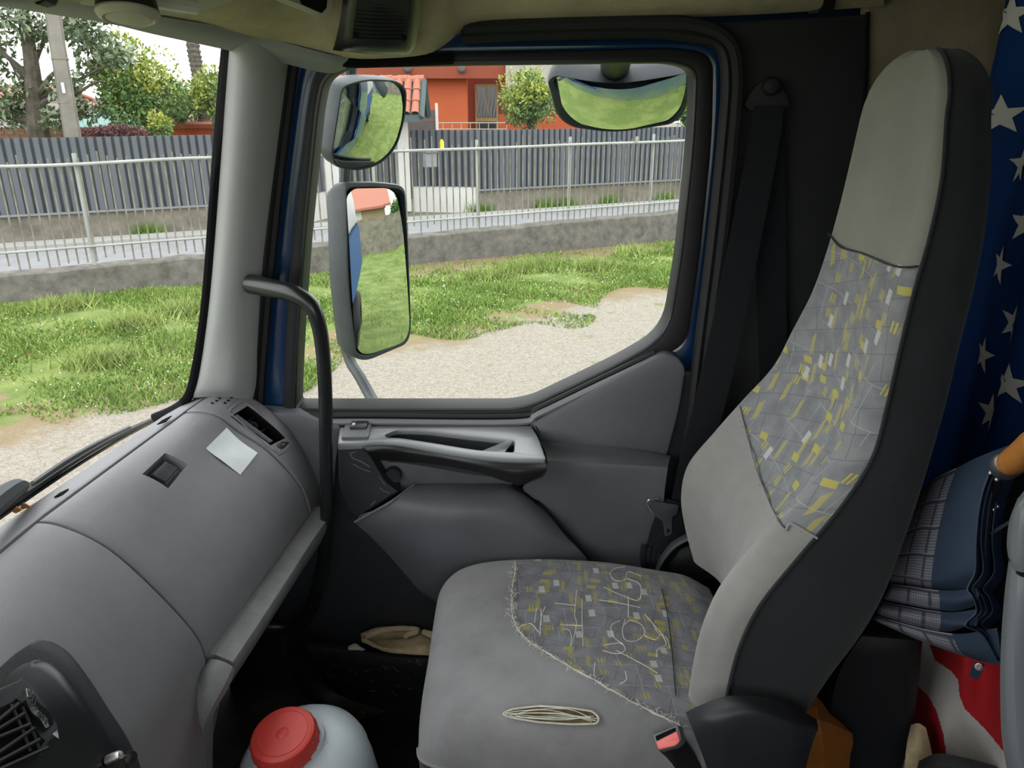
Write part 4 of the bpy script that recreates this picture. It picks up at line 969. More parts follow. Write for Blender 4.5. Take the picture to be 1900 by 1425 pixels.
# grey header strip above the windscreen
hd = [[PY(*p) for p in ((-160, -6, .80), (0, 12, .90), (84, 25, .99), (202, 44, 1.10), (286, 64, 1.20), (421, 93, 1.37), (520, 116, 1.40), (606, 136, 1.425), (642, 128, 1.44))],
      [PY(*p) for p in ((-160, -22, .77), (0, 2, .87), (100, 8, .96), (215, 26, 1.07), (295, 44, 1.17), (430, 72, 1.34), (530, 98, 1.375), (612, 117, 1.40), (645, 112, 1.42))],
      [PY(*p) for p in ((-160, -40, .76), (0, -14, .86), (110, -6, .95), (225, 12, 1.06), (303, 32, 1.16), (440, 54, 1.34), (540, 82, 1.37), (618, 102, 1.40), (650, 104, 1.42))]]
props(obj('header_trim', g_grid(hd, 4, 4, th=.02), M['trimgrey']), 'grey trim strip above the windscreen', kind='structure')
props(obj('header_gap', g_tube([PY(*p) for p in ((303, 38, 1.19), (404, 62, 1.34), (520, 88, 1.395), (640, 112, 1.43), (720, 113, 1.43), (840, 108, 1.44))], [.003, .010, .012, .011, .010, .010], 8, k=4), M['seam']), 'dark gap under the roof lining', kind='structure')
# roof lining shelf
hl = [[(-120, -6, .80), (60, 2, .92), (190, 12, 1.06), (303, 34, 1.19), (404, 55, 1.33), (520, 82, 1.385), (640, 107, 1.415), (720, 108, 1.41), (790, 101, 1.41), (825, 83, 1.42), (856, 59, 1.43), (890, 47, 1.435), (1000, 40, 1.435), (1200, 35, 1.435), (1400, 27, 1.44), (1530, 19, 1.44), (1640, 12, 1.45)],
      [(-120, -14, .79), (60, -6, .90), (190, 4, 1.02), (303, 20, 1.13), (404, 40, 1.27), (520, 66, 1.34), (640, 92, 1.375), (720, 97, 1.375), (785, 90, 1.38), (818, 72, 1.39), (850, 48, 1.40), (890, 36, 1.41), (1000, 30, 1.41), (1200, 24, 1.41), (1400, 17, 1.415), (1530, 9, 1.42), (1640, 2, 1.43)],
      [(-120, -50, .76), (60, -40, .86), (190, -30, .96), (303, -12, 1.06), (404, 0, 1.19), (520, 22, 1.28), (640, 46, 1.33), (720, 52, 1.34), (780, 46, 1.345), (815, 30, 1.35), (850, 10, 1.36), (890, 4, 1.37), (1000, 2, 1.37), (1200, -2, 1.375), (1400, -8, 1.38), (1530, -14, 1.39), (1640, -20, 1.40)],
      [(-120, -170, .74), (60, -160, .82), (190, -150, .90), (303, -140, 1.0), (404, -130, 1.12), (520, -120, 1.2), (640, -110, 1.24), (720, -110, 1.25), (780, -110, 1.26), (815, -112, 1.27), (850, -115, 1.28), (890, -118, 1.28), (1000, -120, 1.28), (1200, -120, 1.28), (1400, -125, 1.28), (1530, -130, 1.28), (1640, -135, 1.29)]]
ov = thing('roof_shelf', 'beige velour overhead shelf above the windscreen and door', 'shelf', (0, 1.3, .1))
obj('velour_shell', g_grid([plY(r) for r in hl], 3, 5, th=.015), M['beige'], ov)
obj('strap', g_grid([plY([(1528, -12, 1.375), (1552, -12, 1.375)]), plY([(1528, 8, 1.405), (1550, 8, 1.405)]), plY([(1520, 22, 1.43), (1545, 21, 1.43)]), plY([(1500, 26, 1.438), (1540, 25, 1.438)])], 2, 4, th=.006), M['black'], ov)
# storage opening with pale rim
op = fillet([(512, -30, 6), (618, -30, 6), (610, 28, 12), (596, 36, 10), (505, 2, 6)], 8)
y_ = lambda p: PY(p[0], p[1], 1.235 + (p[1]+30)*.0006)
obj('storage_rim', g_grid([plY([(494, -6, 1.215), (520, 4, 1.235), (560, 20, 1.265), (598, 35, 1.29), (612, 24, 1.29), (620, -10, 1.275), (624, -50, 1.26)]), plY([(512, -12, 1.205), (530, -2, 1.225), (564, 11, 1.255), (594, 23, 1.28), (602, 15, 1.28), (608, -12, 1.265), (612, -50, 1.25)])], 4, 3, th=.01), M['console'], ov)
obj('storage_opening', g_plate([PY(*p, 1.252) for p in ((516, -12), (564, 10), (596, 24), (605, 14), (611, -55), (516, -55))], .004, 0), M['seam'], ov, smooth=False)
# pale overhead console with a round lamp
obj('console_panel', g_grid([plY([(120, 6, .985), (200, 14, 1.02), (300, 28, 1.09), (360, 24, 1.13), (430, 4, 1.17)]), plY([(120, -4, .97), (200, -2, 1.0), (300, 8, 1.07), (360, 4, 1.10), (430, -12, 1.15)]), plY([(120, -40, .95), (200, -40, .97), (300, -40, 1.04), (360, -40, 1.07), (430, -40, 1.12)])], 4, 4, th=.012), M['console'], ov)
obj('console_slot', g_tube(plY([(275, -4, 1.035), (320, 4, 1.06), (362, 12, 1.085)]), [.011, .011, .010], 10, k=3), M['white'], ov)
lc = PY(237, 20, .985)
lm = thing('overhead_lamp', 'round beige overhead reading lamp with a dark rim, by the windscreen top', 'lamp', tuple(float(q) for q in lc))
ax = np.array([.04, -.20, -.97]); ax /= np.linalg.norm(ax)
obj('dark_rim', g_lathe([(.030, -.02), (.033, -.008), (.0345, 0), (.033, .003)], lc, ax, 28), M['blackgloss'], lm)
obj('bezel', g_lathe([(.0335, -.001), (.0350, .003), (.032, .008), (.028, .010), (.0255, .007)], lc, ax, 28, cap=False), M['console'], lm)
obj('lens', g_lathe([(.026, .005), (.0245, .009), (.016, .011), (0, .012)], lc, ax, 28), M['console'], lm)
obj('dark_catch', g_tube(plY([(70, -16, .93), (92, -4, .945), (98, 9, .95)]), [.014, .012, .004], 8), M['black'], thing('visor_clip', 'small dark clip above the windscreen at the far left', 'clip', tuple(float(q) for q in PY(90, 0, .945))))
# speaker
sp = thing('speaker', 'black box speaker set into the beige overhead shelf', 'speaker', tuple(float(q) for q in PY(700, 95, 1.36)))
sY = lambda px, py: 1.325 - (92-py)*.0011
spo = [(632, -60), (786, -60), (782, 20), (768, 80), (752, 100), (690, 100), (618, 93), (622, 60)]
obj('housing', g_grid([plY([(617, 93, 1.36), (650, 97, 1.352), (700, 101, 1.35), (752, 102, 1.355), (764, 96, 1.36)]), plY([(622, 78, 1.345), (650, 83, 1.325), (700, 88, 1.322), (752, 88, 1.33), (772, 82, 1.35)]), plY([(632, 30, 1.305), (655, 30, 1.285), (700, 30, 1.28), (758, 30, 1.285), (780, 28, 1.305)]), plY([(642, -60, 1.24), (664, -60, 1.22), (700, -60, 1.215), (762, -60, 1.22), (786, -60, 1.24)])], 4, 5, th=.02), M['blackgloss'], sp)
obj('grille', g_grid([plY([(652, 72, 1.312), (700, 77, 1.309), (750, 77, 1.316)]), plY([(660, 20, 1.272), (705, 20, 1.268), (757, 20, 1.272)]), plY([(668, -50, 1.216), (705, -50, 1.213), (762, -50, 1.216)])], 6, 8, th=.006), M['black'], sp)
for i in range(16):
    yy = 70 - i*7.2; f = i/16.
    obj('grille_rib', g_tube(plY([(655+f*12, yy, 1.309-.0007*(72-yy)), (703+f*3, yy+3, 1.306-.0007*(72-yy)), (748+f*10, yy+3, 1.312-.0007*(72-yy))]), .0014, 4), M['blackgloss'], sp)
for px, py in ((661, 63), (750, 70)): obj('screw', g_lathe([(.0045, 0), (.004, .003), (0, .003)], PY(px, py, 1.304), (0, -1, -.3), 10), M['seam'], sp)
# ================================================================== DASHBOARD
PROF = {.55: [(-.722, -.557), (-.665, -.541), (-.612, -.546), (-.565, -.566), (-.525, -.605), (-.490, -.665), (-.460, -.725), (-.452, -.772)],
        .92: [(-.715, -.557), (-.650, -.540), (-.608, -.549), (-.562, -.578), (-.524, -.622), (-.481, -.685), (-.456, -.732), (-.449, -.772)],
        1.33: [(-.660, -.560), (-.614, -.549), (-.580, -.548), (-.550, -.557), (-.521, -.584), (-.465, -.629), (-.412, -.702), (-.397, -.765)],
        1.42: [(-.630, -.556), (-.588, -.540), (-.558, -.538), (-.524, -.550), (-.482, -.583), (-.440, -.640), (-.405, -.736), (-.400, -.790)]}
PK = sorted(PROF); PS = {k: np.array(crom([(a, 0, b) for a, b in PROF[k]], 12)) for k in PK}
NP_ = len(PS[.92])
def dpt_(Y, t):
    Yc = min(max(Y, PK[0]), PK[-1])
    for a, b in zip(PK, PK[1:]):
        if Yc <= b: break
    f = (Yc-a)/(b-a); f = f if b != 1.42 else f*f*(3-2*f)*.3 + f*.7
    i = min(max(t, 0), 1)*(NP_-1); j = min(int(i), NP_-2); g = i-j
    p = (PS[a][j]*(1-g)+PS[a][j+1]*g)*(1-f) + (PS[b][j]*(1-g)+PS[b][j+1]*g)*f
    return np.array([p[0], Y, p[2]])
_T = np.linspace(0, 1, 86); _Y = np.linspace(.30, 1.42, 225)
_G = np.array([[proj(dpt_(y, t)) for t in _T] for y in _Y])
def dinv(px, py):
    d = (_G[..., 0]-px)**2 + (_G[..., 1]-py)**2; d[:, :8] += 1e4
    i = np.unravel_index(d.argmin(), d.shape); return _Y[i[0]], _T[i[1]]
def dn(Y, t):
    a = dpt_(Y, min(t+.02, 1)) - dpt_(Y, max(t-.02, 0)); b = dpt_(Y+.01, t)-dpt_(Y-.01, t)
    n = np.cross(a, b); n /= np.linalg.norm(n); return n if n[0] > 0 or n[2] > .3 else -n
def dsurf(Y, t, h): return dpt_(Y, t) + dn(Y, t)*h
T0 = 1/7.0                                     # crease between shelf and lid
def dpatch(Ya, Yb, ta, tb, h=.0, n=24, m=30, lip=.006, hole=None, edge=.004, foot=True):
    """piece of the dashboard face between two stations, edges rolled under; hole = (Y0, Y1, t0, t1)"""
    Ys = list(np.linspace(Ya, Yb, n)); ts = list(np.linspace(ta, tb, m))
    if hole:
        Ys = sorted(set(Ys) | {hole[0], hole[1]}); ts = sorted(set(ts) | {hole[2], hole[3]})
    dY = edge; dt = edge/.36
    Ys = [Ya, Ya+dY*.4, Ya+dY] + [y for y in Ys if Ya+dY < y < Yb-dY] + [Yb-dY, Yb-dY*.4, Yb]
    ts = [ta, ta+dt*.4, ta+dt] + [t for t in ts if ta+dt < t < tb-dt] + [tb-dt, tb-dt*.4, tb]
    V, Fc = [], []
    for y in Ys:
        for t in ts:
            e = min((y-Ya)/dY, (Yb-y)/dY, (t-ta)/dt, (tb-t)/dt if foot else 1., 1.0); k = 1-math.sqrt(max(0, 1-(1-e)**2))
            V.append(dsurf(y, t, h-lip*k*.7))
    N = len(ts)
    for i in range(len(Ys)-1):
        for j in range(N-1):
            if hole and hole[0]-1e-6 <= Ys[i] and Ys[i+1] <= hole[1]+1e-6 and hole[2]-1e-6 <= ts[j] and ts[j+1] <= hole[3]+1e-6: continue
            Fc.append((i*N+j, i*N+j+1, (i+1)*N+j+1, (i+1)*N+j))
    s = len(V); loop = [i*N for i in range(len(Ys))] + [(len(Ys)-1)*N+j for j in range(1, N)] + [i*N+N-1 for i in range(len(Ys)-2, -1, -1)] + [j for j in range(N-2, 0, -1)]
    for q in loop: 
        i, j = divmod(q, N); V.append(dsurf(Ys[i], ts[j], h-.02))
    for a in range(len(loop)):
        b = (a+1) % len(loop); Fc.append((loop[a], loop[b], s+b, s+a))
    return V, Fc
def dwell(hole, depth, h=0., n=10):
    """walls and floor of a recess in the face"""
    Y0, Y1, t0, t1 = hole; r = []
    for k in range(n): r.append((Y0+(Y1-Y0)*k/n, t0))
    for k in range(n): r.append((Y1, t0+(t1-t0)*k/n))
    for k in range(n): r.append((Y1-(Y1-Y0)*k/n, t1))
    for k in range(n): r.append((Y0, t1-(t1-t0)*k/n))
    N = len(r); V = [dsurf(y, t, h) for y, t in r] + [dsurf(y, t, h-depth) for y, t in r]
    return V, [(i, (i+1) % N, N+(i+1) % N, N+i) for i in range(N)] + [tuple(range(N, 2*N))]
def dplate(pxs, h, th, bev=.001, r=3):
    """flat piece lying on the face, outline measured in the photograph"""
    P3 = []
    for p in fillet(pxs, r, 3):
        Y, t = dinv(p[0], p[1]); P3.append(dsurf(Y, t, h))
    return P3
da = thing('dashboard', 'grey moulded dashboard with glove box lid, end vent and lower ledge', 'dashboard', (-.55, .8, -1.3))
GA, GB = .918, 1.330
latch = (dinv(304, 900)[0], dinv(304, 841)[0], dinv(304, 841)[1], dinv(304, 900)[1])
c4 = [dinv(*p) for p in ((274, 873), (304, 841), (347, 864), (303, 899))]
LH = (min(c4[0][0], c4[3][0]), max(c4[1][0], c4[2][0]), min(c4[0][1], c4[1][1]), max(c4[2][1], c4[3][1]))
v4 = [dinv(*p) for p in ((432, 764), (455, 748), (541, 824), (516, 843))]
print('LATCH', LH, 'VENT', v4)
VH = (1.345, 1.391, .480, .700)
bk = [[dsurf(y, t, -.012) for t in np.linspace(0, 1, 40)] for y in np.linspace(-.30, 1.425, 60)]
def punch(g, holes, ny, nt, ya, yb):
    V, Fc = g; out = []
    for f in Fc:
        i, j = divmod(f[0], nt); y = ya+(yb-ya)*(i+.5)/(ny-1); t = (j+.5)/(nt-1)
        if any(a-.03 < y < b+.03 and c-.04 < t < d+.04 for a, b, c, d in holes): continue
        out.append(f)
    return V, out
bkV = [p for r in bk for p in r]; bkF = [(i*40+j, i*40+j+1, (i+1)*40+j+1, (i+1)*40+j) for i in range(59) for j in range(39)]
obj('inner_carrier', punch((bkV, bkF), [LH, VH], 60, 40, -.30, 1.425), M['seam'], da)
obj('top_shelf', dpatch(-.30, 1.42, 0, T0-.004, .002, 40, 6, edge=.003), M['dash'], da)
obj('centre_panel', dpatch(-.30, GA-.003, T0, 1, .0, 30, 30, foot=False), M['dash'], da)
lid = obj('glove_box_lid', dpatch(GA, GB-.003, T0, 1, 0, 30, 34, hole=LH), M['dash'], da)
obj('latch_well', dwell(LH, .020), M['dash2'], lid)
P4 = [dsurf(LH[0]+(LH[1]-LH[0])*a, LH[2]+(LH[3]-LH[2])*b, -.003) for a, b in ((.18, .22), (.80, .22), (.80, .80), (.18, .80))]
cx_, x_, y_, n_ = frame_of(P4)
obj('latch_knob', g_plate(P4, .016, .003), M['doordark'], lid)
obj('latch_bar', g_plate([dsurf(LH[0]+(LH[1]-LH[0])*a, LH[2]+(LH[3]-LH[2])*b, -.006) for a, b in ((.14, .76), (.80, .76), (.80, .90), (.14, .90))], .012, .002), M['doordark'], lid)
ec = obj('end_panel', dpatch(GB, 1.42, T0, 1, .001, 14, 40, hole=VH), M['dash'], da)
# end vent with its flap
obj('vent_well', dwell(VH, .035), M['seam'], ec)
rp = [dinv(*p) for p in fillet([(422, 766, 8), (447, 745, 10), (470, 756, 20), (543, 823, 8), (518, 846, 10), (470, 806, 40)], 8, 4)]
vt = obj('vent_rim', g_tube([dsurf(y, t, .0008) for y, t in rp], .0022, 6, closed=True), M['dash2'], ec)
L_ = lambda a, b, h: dsurf(VH[0]+(VH[1]-VH[0])*a, VH[2]+(VH[3]-VH[2])*b, h)
obj('vent_flap', g_grid([[L_(.08, b, .001) for b in (.06, .3, .6, .95)], [L_(.22, b, .004) for b in (.06, .3, .6, .95)], [L_(.42, b, -.004) for b in (.06, .3, .6, .95)], [L_(.50, b, -.02) for b in (.06, .3, .6, .95)]], 4, 3, th=.006), M['doorgrey'], ec)
for b in (.33, .66): obj('vent_rib', g_tube([L_(.5, b, -.014), L_(.98, b, -.014)], .002, 5), M['black'], ec)
obj('flap_tab', g_tube([L_(.44, .42, -.002), L_(.48, .5, .002), L_(.44, .58, -.002)], .003, 6, k=3), M['blackgloss'], ec)
sb = obj('heater_button', g_plate(dplate([(512, 828), (522, 816), (535, 822), (526, 836)], .002, .004), .006, .001), M['blackgloss'], ec)
for k_ in range(3):
    a, b = dinv(518+k_*4, 826-k_*2.2), dinv(522+k_*4, 829-k_*2.2)
    obj('symbol', g_tube([dsurf(*a, .0030), dsurf(*b, .0030)], .0008, 4), M['arrow'], sb)
q = dinv(515, 834); obj('mark', g_lathe([(.0014, 0), (.0012, .001), (0, .001)], dsurf(*q, .0018), dn(*q), 6), M['arrow'], ec)
# small demister plate with triangular slots on the end panel top
dp = obj('demister_plate', g_plate(dplate([(382, 754), (409, 733), (447, 735), (420, 760)], .0015, .002, r=6), .004, .001), M['dash2'], ec)
for (ax_, ay_) in ((414, 736), (407, 741), (400, 746), (393, 750), (434, 734), (428, 739), (422, 744), (416, 749)):
    pts = [dinv(ax_-5, ay_-2), dinv(ax_+5, ay_-3), dinv(ax_+3, ay_+4)]
    pts3 = [dsurf(*p_, .0022) for p_ in pts]
    c3 = sum(pts3)/3; pts3 = [c3 + (np.array([.0, -.0035, 0])*1 if i == 0 else np.array([.0035, .003, -.0008]) if i == 1 else np.array([-.003, .003, .0008])) for i in range(3)]
    obj('slot', g_plate(pts3, .001, 0), M['seam'], dp, smooth=False)
for px, py in ((306, 782), (115, 918)):
    p_ = [PZ(px-14, py+8, -.545), PZ(px-4, py, -.545), PZ(px+13, py-8, -.545), PZ(px+2, py+3, -.545)]
    obj('demister_slot', g_plate([q+np.array([0, 0, .0035]) for q in p_], .002, 0), M['seam'], da, smooth=False)
# ledge under the lid
ea = [PY(x, y, d_) for x, y, d_ in ((397, 1214, .925), (450, 1140, 1.02), (500, 1068, 1.13), (550, 995, 1.25), (590, 941, 1.36))]
eb = [p + np.array([.030, -.008, -.007]) for p in ea]; ea2 = [p + np.array([.003, -.001, 0]) for p in ea]; eb2 = [p + np.array([.027, -.007, -.006]) for p in ea]; ec_ = [p + np.array([.031, -.008, -.013]) for p in ea]; ec2 = [p + np.array([.028, -.007, -.030]) for p in ea]; ed = [p + np.array([.004, 0, -.075]) for p in ea]; ee = [p+np.array([-.06, .02, -.16]) for p in ea]; e0 = [p+np.array([-.02, 0, .002]) for p in ea]
obj('ledge', g_grid([e0, ea, ea2, eb2, eb, ec_, ec2, ed, ee], 5, 3, th=.012), M['dash2'], da)
lg = [(402, 1222, .915, .022), (386, 1250, .895, .026), (368, 1288, .880, .023), (358, 1330, .876, .015), (360, 1380, .880, .010), (368, 1440, .885, .009), (372, 1540, .885, .009)]
obj('ledge_end', g_tube([PY(a, b, c_) + np.array([.006, 0, -.012]) for a, b, c_, r in lg], [r for *_, r in lg], 10, k=4, flat=.75), M['dash2'], da)
sf = [[PY(398, 1225, .93), PY(380, 1270, .915), PY(364, 1330, .90), PY(366, 1440, .90), PY(370, 1600, .90)], [PY(412, 1262, .96), PY(408, 1300, .96), PY(398, 1352, .96), PY(380, 1440, .97), PY(380, 1600, .97)]]
obj('side_skirt', g_grid(sf, 4, 4, th=.01), M['dash2'], da)
lowc = [[dsurf(y, .97, -.008), dsurf(y, 1., -.003), np.array([-.449, y, -.85]), np.array([-.47, y, -1.0]), np.array([-.50, y, -1.3])] for y in (-.3, .2, .6, .912)]
obj('console_front', g_grid(lowc, 4, 4, th=.02), M['dash'], da)
# grey underside below the lid
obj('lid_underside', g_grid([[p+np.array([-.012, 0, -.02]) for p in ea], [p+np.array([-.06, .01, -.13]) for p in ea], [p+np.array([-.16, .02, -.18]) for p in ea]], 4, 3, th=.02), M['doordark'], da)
# dark instrument panel at the near end
def bounded(tt, yy, h, edge, nt=30):
    """sheet on the dashboard face, from the driver's side to the measured edge yy(tt)"""
    rows_ = []; ta, tb = tt[0], .985
    for t in ta + (tb-ta)*np.linspace(0, 1, nt)**1.7:
        yr = np.interp(t, tt, yy); rows_.append([dsurf(.12+(yr-.12)*a, t, h if a < 1 and t > ta else edge) for a in (0, .2, .4, .6, .75, .85, .93, .98, 1)])
    return g_grid(rows_, 2, 1, th=.012)
ip = obj('instrument_surround', bounded([.455, .459, .470, .482, .518, .565, .612, .73, .86, .985], [.660, .695, .720, .733, .742, .745, .741, .727, .717, .716], .003, -.003), M['doordark'], da)
ip2 = obj('instrument_panel', bounded([.482, .487, .497, .518, .541, .588, .66, .776, .985], [.650, .675, .694, .707, .713, .714, .709, .697, .690], .010, .001), M['blackgloss'], da)
SC_ = lambda px, py, h: dsurf(*dinv(px, py), h)
vp = obj('vent_plate', g_plate([SC_(px, py, .0135) for px, py in fillet([(-40, 1310, 4), (26, 1272, 10), (42, 1278, 10), (92, 1360, 10), (84, 1384, 10), (60, 1410, 8), (-40, 1440, 2)], 8, 3)], .006, .001), M['doordark'], ip2)
sY_ = [(0, 1318), (18, 1312), (58, 1385), (50, 1410), (0, 1424)]
obj('vent_opening', g_plate([SC_(px, py, .0150) for px, py in fillet([(-36, 1335, 2), (12, 1313, 6), (24, 1320, 6), (60, 1388, 6), (52, 1408, 6), (-36, 1436, 2)], 5, 3)], .003, 0), M['seam'], ip2, smooth=False)
for k_ in range(6):
    a = (0-8+k_*2, 1338+k_*17); b = (16+k_*9.0, 1326+k_*14.5)
    obj('vent_slat', g_tube([SC_(a[0]-26, a[1]+18, .017), SC_(b[0], b[1], .017)], .0024, 6), M['black'], ip2)
for k_ in range(2):
    obj('vent_divider', g_tube([SC_(8+k_*16, 1322+k_*5, .0165), SC_(20+k_*20, 1370+k_*8, .0165), SC_(36+k_*18, 1410, .0165)], .0015, 5), M['black'], ip2)
wh = [SC_(px, py, .0135) for px, py in ((40, 1312), (50, 1324), (62, 1340), (74, 1356))]
tw = obj('thumb_wheel', g_tube(wh, [.006, .0085, .0085, .006], 10, k=3), M['blackgloss'], ip2)
for k_ in range(8):
    p_ = wh[0] + (wh[-1]-wh[0])*(k_+.5)/8; obj('wheel_rib', g_tube([p_+np.array([.004, -.006, .008]), p_+np.array([.0, .006, .010])], .0011, 4), M['black'], ip2)
for px, py, s in ((36, 1299, 1), (83, 1370, -1)):
    c3 = SC_(px, py, .0143); t_ = (wh[-1]-wh[0]); t_ /= np.linalg.norm(t_); nn = dn(*dinv(px, py)); q_ = np.cross(nn, t_)
    tri = [c3-t_*s*.0045, c3+t_*s*.0035+q_*.004, c3+t_*s*.0035-q_*.004]
    if s > 0: obj('arrow_mark', g_tube(tri, .0005, 4, closed=True), M['arrow'], ip2)
    else: obj('arrow_mark', g_plate(tri, .0006, 0), M['arrow'], ip2, smooth=False)
ky = thing('ignition_key', 'chrome switch stub with a black key bow on the dark panel', 'key', tuple(float(q) for q in SC_(182, 1420, .01)))
k0 = SC_(183, 1416, .012); kn = dn(*dinv(183, 1416))
obj('barrel', g_lathe([(.006, 0), (.006, .014), (.0045, .018), (0, .019)], k0, kn, 14), M['metal'], ky)
obj('bow', g_lathe([(.0, 0), (.007, .001), (.007, .005), (0, .006)], SC_(208, 1414, .022), np.array([.6, -.6, .5]), 14), M['blackgloss'], ky)
obj('shank', g_tube([k0+kn*.014, SC_(200, 1414, .022)], .0022, 6), M['metal'], ky)
# paper note on the lid
cor = [(419, 795), (478, 844), (445, 880), (381, 831)]
ci = [dinv(*p) for p in cor]
gN = []
for a in np.linspace(0, 1, 9):
    row = []
    for b in np.linspace(0, 1, 9):
        y = (ci[0][0]*(1-b)+ci[1][0]*b)*(1-a) + (ci[3][0]*(1-b)+ci[2][0]*b)*a; t = (ci[0][1]*(1-b)+ci[1][1]*b)*(1-a) + (ci[3][1]*(1-b)+ci[2][1]*b)*a
        row.append(dsurf(y, t, .0020 + .004*abs(b-.5)**2*(1-a) + .0009*math.sin(b*7+a*4)))
    gN.append(row)
props(obj('paper_note', g_grid(gN, 1, 1, th=.0006), M['paper']), 'small blank white paper note stuck on the glove box lid', 'paper note')

# wiper outside the windscreen
wp = thing('wiper', 'black windscreen wiper resting along the foot of the glass', 'wiper', (-.76, 1.1, -.56))
wpt = lambda px, py, dy=0: PN(px, py, np.array([-.735, 1.1, -.53]), np.array([1., .18, 0]))
obj('blade', g_tube([wpt(-60, 990), wpt(0, 948), wpt(80, 893), wpt(150, 848), wpt(220, 808), wpt(292, 775)], .006, 6, k=3), M['black'], wp)
obj('rubber', g_tube([wpt(-60, 1003), wpt(0, 960), wpt(80, 905), wpt(150, 859), wpt(220, 817), wpt(290, 779)], .0035, 6, k=3), M['blackgloss'], wp)
obj('carrier', g_tube([wpt(60, 897), wpt(120, 856), wpt(180, 822), wpt(240, 793)], .004, 6, k=3), M['mirhouse'], wp)
obj('arm', g_tube([wpt(-80, 990), wpt(0, 925), wpt(30, 905), wpt(48, 900)], [.020, .016, .013, .006], 8, k=3), M['mirhouse'], wp)
lf = thing('dry_leaf', 'dry brown leaf scraps caught at the foot of the windscreen', 'leaf', tuple(float(q) for q in wpt(30, 945)))
for px, py in ((14, 942), (28, 935), (38, 940)):
    c = wpt(px, py)+np.array([.012, 0, -.004]); obj('leaf_scrap', g_grid([[c+np.array([-.003, -.005, 0]), c+np.array([0, 0, .006]), c+np.array([.002, .006, 0])], [c+np.array([.002, -.006, -.002]), c+np.array([.008, 0, 0]), c+np.array([.005, .004, -.003])]], 3, 2), M['wood'], lf)

# grab bar on the pillar
gb = thing('grab_bar', 'long black curved grab bar by the windscreen pillar', 'grab bar', tuple(float(q) for q in PY(605, 960, 1.32)))
obj('bar', g_tube(plY([(466, 527, 1.375), (500, 534, 1.345), (545, 545, 1.315), (576, 566, 1.305), (592, 605, 1.305), (600, 660, 1.31), (604, 740, 1.315), (605, 850, 1.32), (606, 950, 1.325), (600, 1040, 1.335), (580, 1120, 1.35), (548, 1165, 1.37), (500, 1168, 1.38)]), [.0185, .017, .0155, .0145, .0135, .0130, .0128, .0125, .0125, .013, .014, .014, .014], 12, k=5), M['blackgloss'], gb)

# ================================================================== DOOR MIRRORS (outside)
def pfan(P3, n, R, nr=10):
    """convex glass: rings from the outline to the middle, bulging along n by a sphere of radius R"""
    P3 = np.array(P3); c = P3.mean(0); V, Fc = [], []
    N = len(P3); off = np.mean(np.sum((P3-c)**2, 1))/(2*R)*.62
    for k_ in range(nr):
        s = 1-k_/nr
        for p in P3:
            q = c+(p-c)*s; V.append(q + n*(off-(np.linalg.norm(q-c)**2)/(2*R)))
    V.append(c + n*off)
    for k_ in range(nr-1):
        for i in range(N): Fc.append((k_*N+i, k_*N+(i+1) % N, (k_+1)*N+(i+1) % N, (k_+1)*N+i))
    for i in range(N): Fc.append(((nr-1)*N+i, (nr-1)*N+(i+1) % N, nr*N))
    return V, Fc
def shell(P3, n, depth, sq=.82, rim=.006):
    """housing behind a rim outline"""
    P3 = np.array(P3); c = P3.mean(0); V, Fc = [], []; N = len(P3)
    lv = [(.93, -.012), (.965, .0), (1.0, 0.0), (1.015, -.008), (1.0, -depth*.5), (.93, -depth*.85), (sq, -depth), (sq*.5, -depth*1.04)]
    for s, h in lv:
        for p in P3: V.append(c+(p-c)*s+n*h)
    for k_ in range(len(lv)-1):
        for i in range(N): Fc.append((k_*N+i, k_*N+(i+1) % N, (k_+1)*N+(i+1) % N, (k_+1)*N+i))
    Fc.append(tuple((len(lv)-1)*N+i for i in range(N)))
    return V, Fc
nm = np.array([.775, -.63, .035]); nm /= np.linalg.norm(nm)
p0 = PY(706, 505, 1.76)
OM = lambda poly, p_, n_, r=12: [PN(a, b, p_, n_) for a, b in fillet(poly, r, 5)]
mm_ = thing('main_mirror', 'tall rectangular black door mirror, lower of the two on the arm', 'mirror', tuple(float(q) for q in PY(700, 668, 1.76)))
rim = OM([(640, 340, 14), (700, 339, 20), (751, 345, 16), (757, 440, 40), (763, 608, 20), (757, 637, 14), (684, 668, 10), (660, 663, 18), (645, 540, 60)], p0, nm)
obj('housing', shell(rim, nm, .085), M['mirhouse'], mm_)
glm = OM([(645, 364, 12), (660, 350, 8), (722, 349, 14), (738, 362, 14), (747, 420, 40), (757, 560, 40), (761, 606, 16), (755, 634, 14), (690, 657, 20), (672, 657, 14), (660, 640, 12), (650, 520, 50)], p0+nm*(.001), nm)
obj('mirror_glass', pfan(glm, nm, 2.6), M['mirror'], mm_, ang=180)
nw = np.array([.74, -.62, -.27]); nw /= np.linalg.norm(nw)
pw = PY(692, 232, 1.76)
wm = thing('wide_mirror', 'rounded wide-angle door mirror, upper of the two on the arm', 'mirror', tuple(float(q) for q in PY(680, 318, 1.76)))
rim = OM([(634, 160, 14), (680, 146, 24), (738, 150, 14), (755, 166, 14), (753, 215, 30), (736, 275, 30), (706, 306, 24), (664, 318, 20), (624, 310, 16), (614, 288, 12)], pw, nw)
obj('housing', shell(rim, nw, .075), M['mirhouse'], wm)
glw = OM([(640, 166, 10), (682, 150, 20), (735, 154, 12), (750, 168, 12), (749, 214, 30), (732, 272, 30), (703, 302, 24), (664, 313, 20), (630, 306, 16), (620, 288, 12)], pw+nw*.0015, nw)
obj('mirror_glass', pfan(glw, nw, .36, 14), M['mirror'], wm, ang=180)
obj('rim_patch', g_plate(OM([(622, 296, 4), (640, 300, 6), (698, 300, 4), (690, 306, 6), (662, 312, 10), (632, 308, 8)], pw+nw*.011, nw), .006, .001), M['mirhouse'], wm)
